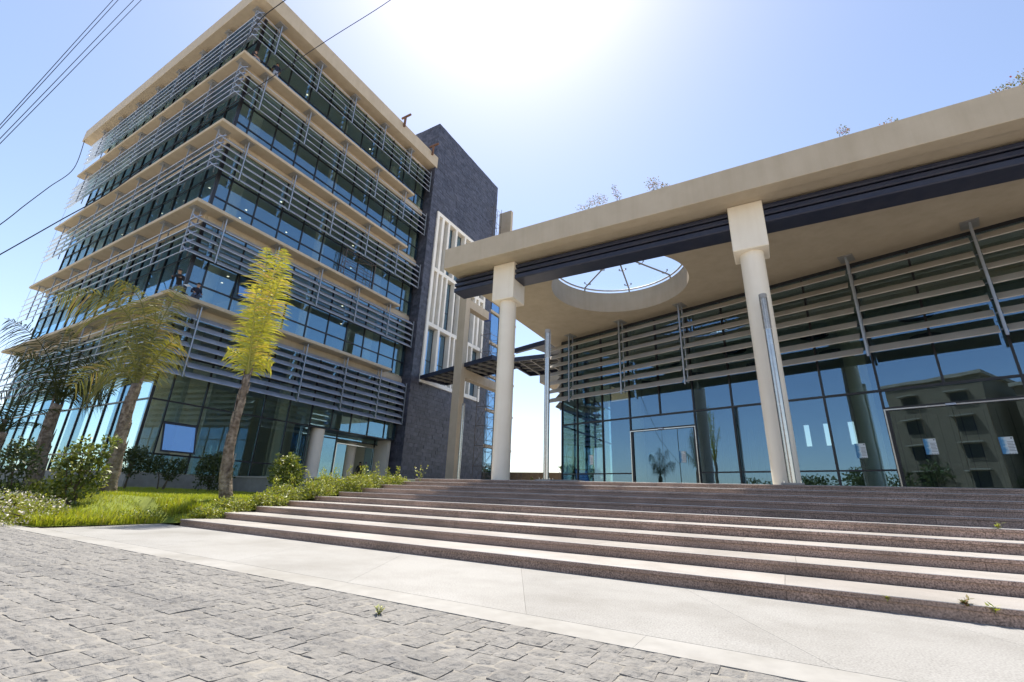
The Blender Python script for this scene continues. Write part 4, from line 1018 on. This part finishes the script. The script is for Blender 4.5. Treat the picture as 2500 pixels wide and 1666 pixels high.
shrub('glossy_shrub', 'open sunlit shrub with glossy leaves in front of the palms', (-15.2, 4.86, gz(-15.2, 4.86)), [((0.05, .05, .45), (.3, .32, .3)), ((-.05, -.18, .85), (.3, .26, .28)), ((.1, .25, .9), (.26, .26, .28)), ((.0, -.33, 1.2), (.22, .2, .2)), ((.05, .26, 1.35), (.22, .2, .2)), ((.0, .0, 1.25), (.24, .2, .24)), ((0, .42, 1.65), (.16, .17, .15)), ((0, -.1, 1.55), (.17, .15, .16)), ((-.1, -.38, .62), (.18, .17, .16)), ((0, .42, .62), (.19, .16, .2)), ((0, -.42, 1.0), (.15, .14, .13))], 1500, .115, 'shrub_leaf', 201, 8, inner=.35)
shrub('ball_shrub', 'dark green shrub clipped into two balls at the left edge', (-16.5, 4.0, gz(-16.5, 4.0)), [((0, 0, .45), (.5, .55, .42)), ((0, -.05, 1.3), (.45, .5, .42)), ((0, .0, 1.62), (.28, .3, .26))], 2300, .09, 'shrub_leaf_dark', 202, 3)
shrub('low_shrub', 'low dark shrub mass between the two ball shrub and the glossy shrub', (-16.4, 4.75, gz(-16.4, 4.7)), [((0, -.2, .35), (.5, .5, .35)), ((0, .3, .45), (.4, .4, .35)), ((.3, .3, .6), (.25, .25, .2))], 2000, .085, 'shrub_leaf', 203, 2)
shrub('round_shrub', 'round sunlit shrub standing before the grey retaining wall', (-17.3, 11.9, gz(-17.3, 11.9)), [((0, 0, .95), (.62, .62, .68)), ((.05, .1, 1.25), (.42, .42, .42)), ((.2, .35, .7), (.3, .3, .25))], 3000, .11, 'shrub_leaf', 204, 4, stem_r=.03)
shrub('lollipop_shrub', 'dark shrub on a bare stem behind the olive palm trunk', (-22.4, 8.65, gz(-22.4, 8.65)), [((0, 0, 1.05), (.55, .6, .52)), ((0, .1, 1.35), (.38, .4, .3))], 1500, .11, 'shrub_leaf_dark', 205, 2, stem_r=.035)
shrub('forked_shrub', 'dark forked shrub with two leaf heads under the blue tilted window', (-21.95, 9.7, gz(-21.95, 9.7)), [((-.05, -.35, .98), (.36, .42, .36)), ((.05, .42, 1.0), (.28, .32, .3)), ((.1, .2, .6), (.2, .25, .2))], 1500, .10, 'shrub_leaf_dark', 206, 3, stem_r=.028)
shrub('dark_shrub', 'dark rounded shrub just left of the sunlit palm trunk', (-21.2, 11.2, gz(-21.2, 11.2)), [((0, 0, .85), (.68, .72, .72)), ((0, .1, 1.25), (.45, .5, .42))], 2600, .11, 'shrub_leaf_dark', 207, 3)
shrub('clover_mound', 'mound of white flowering ground cover at the left end of the lawn', (-14.0, 3.95, gz(-14.0, 4.1) - .05), [((0, -.5, .28), (.75, .75, .34)), ((-.1, .15, .22), (.6, .45, .3)), ((-.3, -1.2, .28), (.8, .7, .36)), ((-.8, -.3, .3), (.7, .9, .36))], 5200, .055, 'shrub_leaf_bright', 208, 1, flowers=('blossom_white', 1500, .06), cat='ground cover', inner=.6)
# planting that spills over the left ends of the steps
edge = [(-12.55, 6.9, .24, .30, .0), (-12.75, 7.5, .34, .34, 0), (-12.55, 8.3, .36, .32, 0), (-12.8, 9.0, .45, .42, .1), (-12.6, 9.9, .45, .40, .1), (-12.9, 10.7, .55, .45, .1), (-12.6, 11.5, .5, .42, .1), (-12.7, 12.3, .5, .42, .12), (-12.5, 13.2, .42, .38, .1)]
edge_lab = ['lowest clump of the bright planting at the foot of the steps', 'second clump of bright planting beside the lowest steps', 'bright leafy clump hanging over the third step end', 'tall bright clump with upright shoots beside the fourth step', 'broad bright clump at mid height of the step ends', 'tallest bright clump along the left side of the steps', 'bright clump in front of the entrance column of the office block', 'bright clump hanging over the upper step ends', 'topmost small clump next to the head of the steps']
for i, (x, y, h, w, up) in enumerate(edge):
    z = max(lawn_z(x - .1, y) - .08, 0)
    bl = [((0, 0, h * .55), (w * .9, w * 1.2, h * .6)), ((-.15, -.25, h * .7), (w * .6, w * .7, h * .5)), ((.1, .25, h * .6), (w * .6, w * .7, h * .5)), ((-.3, .1, h * .8), (w * .5, w * .5, h * .55))]
    if up: bl += [((-.1, .15, h + .18), (.08, .09, .28)), ((-.3, -.2, h + .15), (.07, .08, .25))]
    shrub('step_planting', edge_lab[i], (x, y, z), bl, int(1500 + 1500 * w), .065, 'shrub_leaf_bright', 300 + i, 2, 'bright planting along the step ends', stem_r=.012, inner=.15)
shrub('dry_weed', 'dark reddish weed patch at the front corner of the lawn by the lowest step', (-13.55, 5.9, gz(-13.55, 5.9)), [((0, 0, .15), (.3, .4, .2)), ((-.1, -.45, .13), (.25, .3, .17)), ((-.1, .3, .2), (.2, .25, .2))], 900, .05, 'shrub_leaf', 330, 2, cat='weed', stem_r=.008)
# weeds
def weed(label, base, n, h, mat='shrub_leaf_bright', seed=0, buds=None, sz=.03):
    t = thing('weed', label, 'weed', base, 'small weeds in the paving'); r = random.Random(seed); m = MB(); b = Vector(base); st = MB(); bd = MB()
    for k in range(n):
        a = r.uniform(0, 6.283); q = Vector((math.cos(a), math.sin(a), 0)); hh = h * r.uniform(.4, 1.0); tip = b + q * hh * r.uniform(.2, .7) + Vector((0, 0, hh))
        st.tube([b, b.lerp(tip, .5) + Vector((0, 0, hh * .08)), tip], [.003, .002, .0012], 4)
        for j in range(4):
            u = r.uniform(.25, 1); p = b.lerp(tip, u); a2 = r.uniform(0, 6.283); d = Vector((math.cos(a2), math.sin(a2), r.uniform(.1, .8))).normalized(); s = d.cross(Vector((0, 0, 1))).normalized() * sz * .28; L = sz * r.uniform(.7, 1.6)
            m.add([p, p + d * L * .5 + s, p + d * L, p + d * L * .5 - s], [(0, 1, 2), (0, 2, 3)])
        if buds: bd.cyl((tip.x, tip.y), buds, tip.z - buds, tip.z + buds * 1.4, 7, buds * .5)
    part(st, 'stalks', mat, t); part(m, 'leaves', mat, t)
    if buds: part(bd, 'buds', 'blossom_yellow', t, kind='stuff')
weed('reddish weed growing from the nosing of the lowest step at right', (1.32, 6.14, .11), 8, .10, 'roof_leaf', 1, sz=.045)
weed('small green weed in the lowest riser right of the reddish one', (1.50, 6.13, .10), 5, .06, 'shrub_leaf_bright', 2, sz=.045)
weed('tiny green weed in the lowest riser left of the reddish one', (0.74, 6.13, .10), 4, .05, 'shrub_leaf_bright', 3, sz=.03)
weed('green weed on a middle step at the right edge of the steps', (2.66, 9.74, .74), 6, .09, 'shrub_leaf_bright', 4, sz=.05)
weed('dry yellow sprig between the grey setts', (-2.88, 3.02, 0.0), 9, .07, 'shrub_leaf_bright', 5, sz=.025)
weed('small green weed at the head of the steps near the free standing lamp', (-7.4, 14.32, 1.51), 6, .12, 'shrub_leaf_bright', 6, sz=.06)
weed('tall weed with yellow buds at the top left end of the steps', (-11.95, 13.9, 1.36), 9, .62, 'shrub_leaf_bright', 7, buds=.022, sz=.10)
# plants on the canopy roof
rp = [(-4.84, .62, 'reddish bush on the canopy edge, leftmost of the tall ones', .42, 500), (-3.95, 1.0, 'thin leafy sapling on the canopy edge right of the reddish bush', .12, 130), (-2.65, .72, 'small red leaved tree on the canopy edge with a bare stem', .26, 200), (-2.25, .34, 'low red sprig on the canopy edge beside the small red tree', .2, 130),
      (3.0, .56, 'pale sprig with two leaf tufts on the canopy edge above the right column', .15, 110), (4.08, .28, 'low reddish sprig on the canopy edge right of the pale sprig', .2, 110), (5.45, .16, 'tiny green sprout on the canopy edge', .12, 40), (6.42, .32, 'leafy reddish sprig near the right end of the canopy edge', .22, 130), (6.93, .56, 'tall reddish bush at the right border on the canopy edge', .34, 260), (-7.81, .14, 'single red flower at the left of the canopy edge', .1, 40)]
for i, (x, h, lab, w, n) in enumerate(rp):
    bl = [((0, 0, h * .78), (w, w * .8, h * .26)), ((.05, 0, h * .5), (w * .6, w * .5, h * .25))]
    if n == 500: bl = [((0.12, 0, h * .6), (w, w, h * .45)), ((-.45, 0, h * .35), (.25, .25, .25))]
    if n == 130 and h > .9: bl = [((-.12, 0, h * .85), (.09, .1, .16)), ((0, 0, h * .55), (.14, .1, .16)), ((.06, 0, h * .3), (.12, .1, .16))]
    shrub('canopy_plant', lab, (x, 14.12, 11.33), bl, n, .055, 'roof_leaf', 400 + i, 2, 'plants growing on the canopy roof', 'plant', .009, flowers=('blossom_red', max(4, n // 14), .05))

# ------------------------------------------------------------------ cables
def cable(label, pts, r=.02, sub=8, name='cable', mat='cable_black'):
    P = [Vector(p) for p in pts]; out = []
    for i in range(len(P) - 1):
        a, b, c, d = P[max(i - 1, 0)], P[i], P[i + 1], P[min(i + 2, len(P) - 1)]
        for k in range(sub):
            t = k / sub; out.append(.5 * ((2 * b) + (c - a) * t + (2 * a - 5 * b + 4 * c - d) * t * t + (3 * b - a - 3 * c + d) * t ** 3))
    out.append(P[-1]); t = thing(name, label, 'cable', tuple(P[0])); part(MB().tube(out, r, 5), 'line', mat, t, smooth=True)
cable('black cable hanging across the office block facade from lower left to upper right', [(-23.97, 1.23, 5.09), (-24.88, 2.43, 7.12), (-25.26, 3.46, 9.12), (-25.19, 4.55, 11.25), (-25.04, 5.77, 13.64), (-24.84, 6.98, 16.71), (-24.58, 7.82, 18.87), (-23.09, 9.59, 22.92), (-21.01, 11.6, 27.54), (-18.48, 13.69, 32.13), (-15.48, 15.64, 37.18), (-10, 19, 46)], .022)
cable('short black cable from the top of the picture to the office block roof corner', [(-13.0, 12.5, 38.5), (-17.08, 10.4, 32.05), (-18.77, 9.42, 29.22), (-20.3, 8.48, 26.6), (-21.9, 8.2, 25.8), (-23.6, 8.5, 25.9), (-26.15, 9.3, 27.35)], .026)
cable('sagging black cable from the left border to the end of the roof', [(-41.87, 3.29, 11.41), (-43.67, 5.4, 17.1), (-45.56, 6.32, 19.86), (-48.42, 7.51, 23.33), (-51.24, 8.86, 27.26), (-54.3, 9.3, 32.1)], .03)
for k, (a, b) in enumerate((((-39.88, 3.12, 21.96), (-39.67, 5.16, 35.86)), ((-39.87, 3.19, 21.72), (-39.63, 5.4, 36.16)), ((-39.86, 3.37, 21.08), (-39.53, 6.14, 37.06)), ((-39.85, 3.46, 20.74), (-39.47, 6.51, 37.5)))):
    A, B = Vector(a), Vector(b); d = B - A
    lab = ('leftmost', 'second', 'third', 'rightmost')[k] + ' of the four overhead wires at the upper left'
    cable(lab, [A - d * 1.2, A - d * .3, A.lerp(B, .3) - Vector((0, 0, .05)), A.lerp(B, .7), B + d * .4, B + d * 1.6], .021, 4, 'overhead_wire')
cable('thin pale rope hanging down the left end of the office block', [(-55.3, 10.2, 31.9), (-55.3, 10.15, 20), (-55.3, 10.1, 9.8), (-55.3, 10.1, 5)], .012, 3, 'rope', 'aluminium')

# ------------------------------------------------------------------ people
def person(label, base, rz, joints, cols, hair='hair_dark', scarf=None):
    """joints: dict of named positions (local); one skinned body, colours by region; hair is a child"""
    E_ = [('pelvis', 'belly'), ('belly', 'chest'), ('chest', 'neck'), ('neck', 'head'), ('head', 'crown'), ('chest', 'shl'), ('shl', 'ell'), ('ell', 'wrl'), ('wrl', 'hal'), ('chest', 'shr'), ('shr', 'elr'), ('elr', 'wrr'), ('wrr', 'har'), ('pelvis', 'hil'), ('hil', 'knl'), ('knl', 'anl'), ('anl', 'tol'), ('pelvis', 'hir'), ('hir', 'knr'), ('knr', 'anr'), ('anr', 'tor')]
    rad_ = dict(pelvis=.15, belly=.135, chest=.155, neck=.055, head=.085, crown=.075, shl=.065, shr=.065, ell=.043, elr=.043, wrl=.03, wrr=.03, hal=.034, har=.034, hil=.095, hir=.095, knl=.062, knr=.062, anl=.042, anr=.042, tol=.04, tor=.04)
    names = list(rad_); ix = {k: i for i, k in enumerate(names)}
    me = bpy.data.meshes.new('body'); me.from_pydata([joints[k] for k in names], [(ix[a], ix[b]) for a, b in E_], [])
    tmp = bpy.data.objects.new('tmp_body', me); COL.objects.link(tmp)
    tmp.modifiers.new('skin', 'SKIN'); sd = tmp.modifiers.new('sub', 'SUBSURF'); sd.levels = 2; sd.render_levels = 2
    for i, k in enumerate(names):
        s = me.skin_vertices[0].data[i]; s.radius = (rad_[k], rad_[k] * (.72 if k in ('pelvis', 'belly', 'chest') else 1)); s.use_root = (k == 'pelvis')
    dg = bpy.context.evaluated_depsgraph_get(); ev = tmp.evaluated_get(dg); bm_ = bpy.data.meshes.new_from_object(ev)
    bpy.data.objects.remove(tmp)
    region = {('pelvis', 'belly'): 'shirt', ('belly', 'chest'): 'shirt', ('chest', 'neck'): 'shirt', ('neck', 'head'): 'skin', ('head', 'crown'): 'skin', ('chest', 'shl'): 'shirt', ('chest', 'shr'): 'shirt', ('shl', 'ell'): 'shirt', ('shr', 'elr'): 'shirt', ('ell', 'wrl'): 'arm', ('elr', 'wrr'): 'arm', ('wrl', 'hal'): 'skin', ('wrr', 'har'): 'skin'}
    slots = [cols['shirt'], cols['trousers'], 'skin', cols.get('arm', 'skin'), 'trousers_dark']
    bm_.materials.clear()
    for s in slots: bm_.materials.append(MAT[s])
    J = {k: np.array(v) for k, v in joints.items()}; mi = []
    for p in bm_.polygons:
        c = np.array(p.center[:]); best = None
        for a, b in E_:
            A, B = J[a], J[b]; t = np.clip((c - A) @ (B - A) / max((B - A) @ (B - A), 1e-9), 0, 1); d = np.linalg.norm(c - A - t * (B - A))
            if best is None or d < best[0]: best = (d, a, b)
        g = region.get(best[1:], 'trousers'); g = 'shoe' if best[1:] in (('anl', 'tol'), ('anr', 'tor')) else g
        mi.append({'shirt': 0, 'trousers': 1, 'skin': 2, 'arm': 3, 'shoe': 4}[g])
    bm_.polygons.foreach_set('material_index', mi); bm_.polygons.foreach_set('use_smooth', [True] * len(mi))
    # fingers and face added to the same mesh
    bb = bmesh.new(); bb.from_mesh(bm_)
    def blob(c, r, n=6):
        q = bmesh.ops.create_icosphere(bb, subdivisions=1, radius=r, matrix=Matrix.Translation(c))
        for f in {f for v in q['verts'] for f in v.link_faces}: f.material_index = 2; f.smooth = True
    for w, h in (('wrl', 'hal'), ('wrr', 'har')):
        d = Vector(joints[h]) - Vector(joints[w]); d.normalize(); sdv = d.cross(Vector((0, 0, 1)));
        if sdv.length < .1: sdv = d.cross(Vector((1, 0, 0)))
        sdv.normalize()
        for k in range(5):
            o = Vector(joints[h]) + sdv * (k - 2) * .018; L = (.05, .07, .078, .07, .055)[k]
            dd = (d + sdv * (.5 if k == 0 else 0)).normalized(); m4 = dd.to_track_quat('Z', 'Y').to_matrix().to_4x4(); m4.translation = o + dd * L * .6
            q = bmesh.ops.create_cone(bb, segments=6, radius1=.010, radius2=.007, depth=L, cap_ends=True, matrix=m4)
            for f in {f for v in q['verts'] for f in v.link_faces}: f.material_index = 2
    H = Vector(joints['head']); CRn = Vector(joints['crown']); upv = (CRn - Vector(joints['neck'])).normalized(); fv = Vector(joints.get('face', (0, -1, 0))); fv = (fv - upv * fv.dot(upv)).normalized(); sv = fv.cross(upv)
    blob(H + fv * .105, .018); blob(H + sv * .088, .022); blob(H - sv * .088, .022)
    bb.to_mesh(bm_); bb.free()
    t = thing('person', label, 'person', base); bm_.name = 'body'
    b = place(bm_, 'body', t, base, (0, 0, rz))
    m = MB(); n = 12
    rings = []
    for k in range(5):
        a = k / 4 * 1.5; rr = .105 * math.cos(a) if k < 4 else .01; rings.append((rr, .115 * math.sin(a)))
    vs = []
    for rr, hh in rings:
        for q in range(n): w = 2 * math.pi * q / n; vs.append(tuple(H + upv * (.035 + hh) - fv * .022 + (sv * math.cos(w) + fv * math.sin(w)) * rr * 1.0))
    fs = [(i * n + q, i * n + (q + 1) % n, (i + 1) * n + (q + 1) % n, (i + 1) * n + q) for i in range(4) for q in range(n)]
    m.add(vs, fs); place(m.mesh('hair', hair, True), 'hair' if not scarf else 'headscarf', t, base, (0, 0, rz))
    return t
def stand(h=1.0, lean=0, arms=0.0, bend=0.0):
    J = dict(pelvis=(0, 0, .95), belly=(0, -.02 - bend * .3, 1.1), chest=(0, -.04 - bend, 1.34), neck=(0, -.05 - bend * 1.3, 1.5), head=(0, -.07 - bend * 1.5, 1.62), crown=(0, -.07 - bend * 1.6, 1.70),
             shl=(.19, -.03 - bend, 1.42), shr=(-.19, -.03 - bend, 1.42), ell=(.25, -.02 - bend * .8 - arms * .1, 1.14), elr=(-.25, -.02 - bend * .8 - arms * .1, 1.14), wrl=(.2, -.16 - arms * .3 - bend * .4, .95 + arms * .2), wrr=(-.2, -.16 - arms * .3 - bend * .4, .95 + arms * .2), hal=(.17, -.24 - arms * .3 - bend * .4, .90 + arms * .22), har=(-.17, -.24 - arms * .3 - bend * .4, .90 + arms * .22),
             hil=(.1, 0, .88), hir=(-.1, 0, .88), knl=(.11, -.03, .48), knr=(-.11, .0, .48), anl=(.11, .03, .08), anr=(-.11, .05, .08), tol=(.12, -.12, .04), tor=(-.12, -.1, .04))
    return J
def lean_sill():
    # kneeling behind the slab edge, chest and forearms on it
    J = stand(bend=.22, arms=1.2)
    for k in J: x, y, z = J[k]; J[k] = (x, y, z - .42) if k not in ('knl', 'knr', 'anl', 'anr', 'tol', 'tor', 'hil', 'hir') else J[k]
    J.update(hil=(.1, .02, .48), hir=(-.1, .02, .48), knl=(.12, -.28, .1), knr=(-.12, -.28, .1), anl=(.12, .15, .07), anr=(-.12, .15, .07), tol=(.12, .28, .06), tor=(-.12, .28, .06))
    return J
def sit():
    J = stand(bend=.12, arms=.8)
    for k in J: x, y, z = J[k]; J[k] = (x, y, z - .80)
    J.update(hil=(.1, -.03, .12), hir=(-.1, -.03, .12), knl=(.14, -.42, .30), knr=(-.14, -.42, .30), anl=(.13, -.62, .07), anr=(-.13, -.62, .07), tol=(.13, -.76, .05), tor=(-.13, -.76, .05))
    return J
person('man in dark grey top leaning over the slab corner with papers', (-26.55, 9.95, 10.43), 0.9, lean_sill(), dict(shirt='shirt_black', trousers='jeans', arm='shirt_black'))
person('man in navy top sitting at the slab edge facing out beside the leaning man', (-26.45, 10.75, 10.43), 1.45, sit(), dict(shirt='shirt_navy', trousers='jeans', arm='shirt_navy'))
person('person in black shirt and pale jeans crouching at the top floor corner', (-26.5, 9.95, 27.23), 2.6, sit(), dict(shirt='shirt_black', trousers='jeans_pale'))
person('person in dark tee and pale jeans standing at the open top floor window', (-26.68, 11.75, 27.23), 4.4, stand(arms=.4), dict(shirt='shirt_navy', trousers='jeans_pale'))
person('man in dark clothes standing inside the office block doorway', (-29.6, 26.9, 1.51), 0.6, stand(arms=.3), dict(shirt='shirt_navy', trousers='trousers_dark', arm='shirt_navy'))
person('woman in striped shirt with pink headscarf inside the office block entrance', (-29.2, 27.05, 1.51), 1.2, stand(arms=.5, bend=.05), dict(shirt='shirt_striped', trousers='skirt_plum', arm='shirt_striped'), hair='scarf_pink', scarf=True)
t = thing('papers', 'white sheets of paper held by the leaning man', 'paper', (-26.0, 10.1, 10.95))
for k in range(2): place(MB().box(-.15, .15, -.11, .11, -.002, .002).mesh('sheet', 'paper_white'), 'sheet', t, (-26.02 + .03 * k, 10.12 + .12 * k, 10.93 + .02 * k), (.5, .5, .4 + k))

# ------------------------------------------------------------------ far trees, houses across the street (they show in the glass)
def tree(label, base, h, w, n, seed, mat='far_leaf', size=.28, group='trees beyond the plaza'):
    t = thing('broadleaf_tree', label, 'tree', base, group); r = random.Random(seed); b = Vector(base)
    part(MB().tube([b - Vector((0, 0, .2)), b + Vector((.1, 0, h * .3)), b + Vector((0, .1, h * .6))], [.16, .12, .06], 7), 'trunk', 'stem_bark', t)
    bl = []
    for k in range(9): a = r.uniform(0, 6.283); q = w * r.uniform(.1, .7); bl.append(((b.x + q * math.cos(a), b.y + q * math.sin(a), b.z + h * r.uniform(.42, .88)), (w * r.uniform(.3, .5), w * r.uniform(.3, .5), h * r.uniform(.12, .2))))
    part(leaf_cloud(bl, n, size, seed), 'crown', mat, t)
tree('small pale green tree behind the far brown wall at the hall corner', (-22.2, 52, 1.5), 3.4, 1.8, 900, 501)
tree('second small tree behind the far brown wall, nearer the hall', (-19.6, 53, 1.5), 3.2, 1.7, 900, 502)
for k in range(7):
    tree(['leafy street tree opposite the hall, %s in the row reflected in the glass' % w for w in ('first', 'second', 'third', 'fourth', 'fifth', 'sixth', 'seventh')][k], (-34 + 4.3 * k + random.uniform(-1, 1), -27 + random.uniform(-2, 2), 0), random.uniform(4.5, 6.8), 2.6, 900, 510 + k, size=.4, group='street trees across the road')
def house(label, x0, x1, y0, y1, h, floors, face, nwin, name='apartment_house'):
    t = thing(name, label, 'house', ((x0 + x1) / 2, (y0 + y1) / 2, 0))
    part(MB().box(x0, x1, y0, y1, -.03, h), 'wall', 'house_wall', t); part(MB().box(x0 - .3, x1 + .3, y0 - .3, y1 + .3, h, h + .35), 'roof', 'house_trim', t)
    for f in range(floors):
        z = 1.0 + (h - 1.2) / floors * f
        for k in range(nwin):
            if face == 'y': u = x0 + (x1 - x0) * (k + .5) / nwin; w = part(MB().box(u - .7, u + .7, y1 - .1, y1 + .012, z, z + 1.5), 'window', 'house_window', t); part(MB().box(u - 1.0, u + 1.0, y1 + .012, y1 + .75, z + 1.6, z + 1.72), 'sunshade', 'house_trim', w)
            else: u = y0 + (y1 - y0) * (k + .5) / nwin; w = part(MB().box(x1 - .1, x1 + .012, u - .7, u + .7, z, z + 1.5), 'window', 'house_window', t); part(MB().box(x1 + .012, x1 + .5, u - 1.0, u + 1.0, z - .15, z - .05), 'sill', 'house_trim', w)
house('beige apartment house across the road, mirrored in the right hand glass doors', -16, -7, -38, -27, 15.8, 5, 'y', 2)
house('beige apartment house with wide balconies across the road, right of the other', -5.5, 10, -40, -30, 14.5, 4, 'y', 4)
house('low tan building far left beyond the lawn', -120, -92, 6, 22, 9.0, 3, 'x', 6, 'far_building')
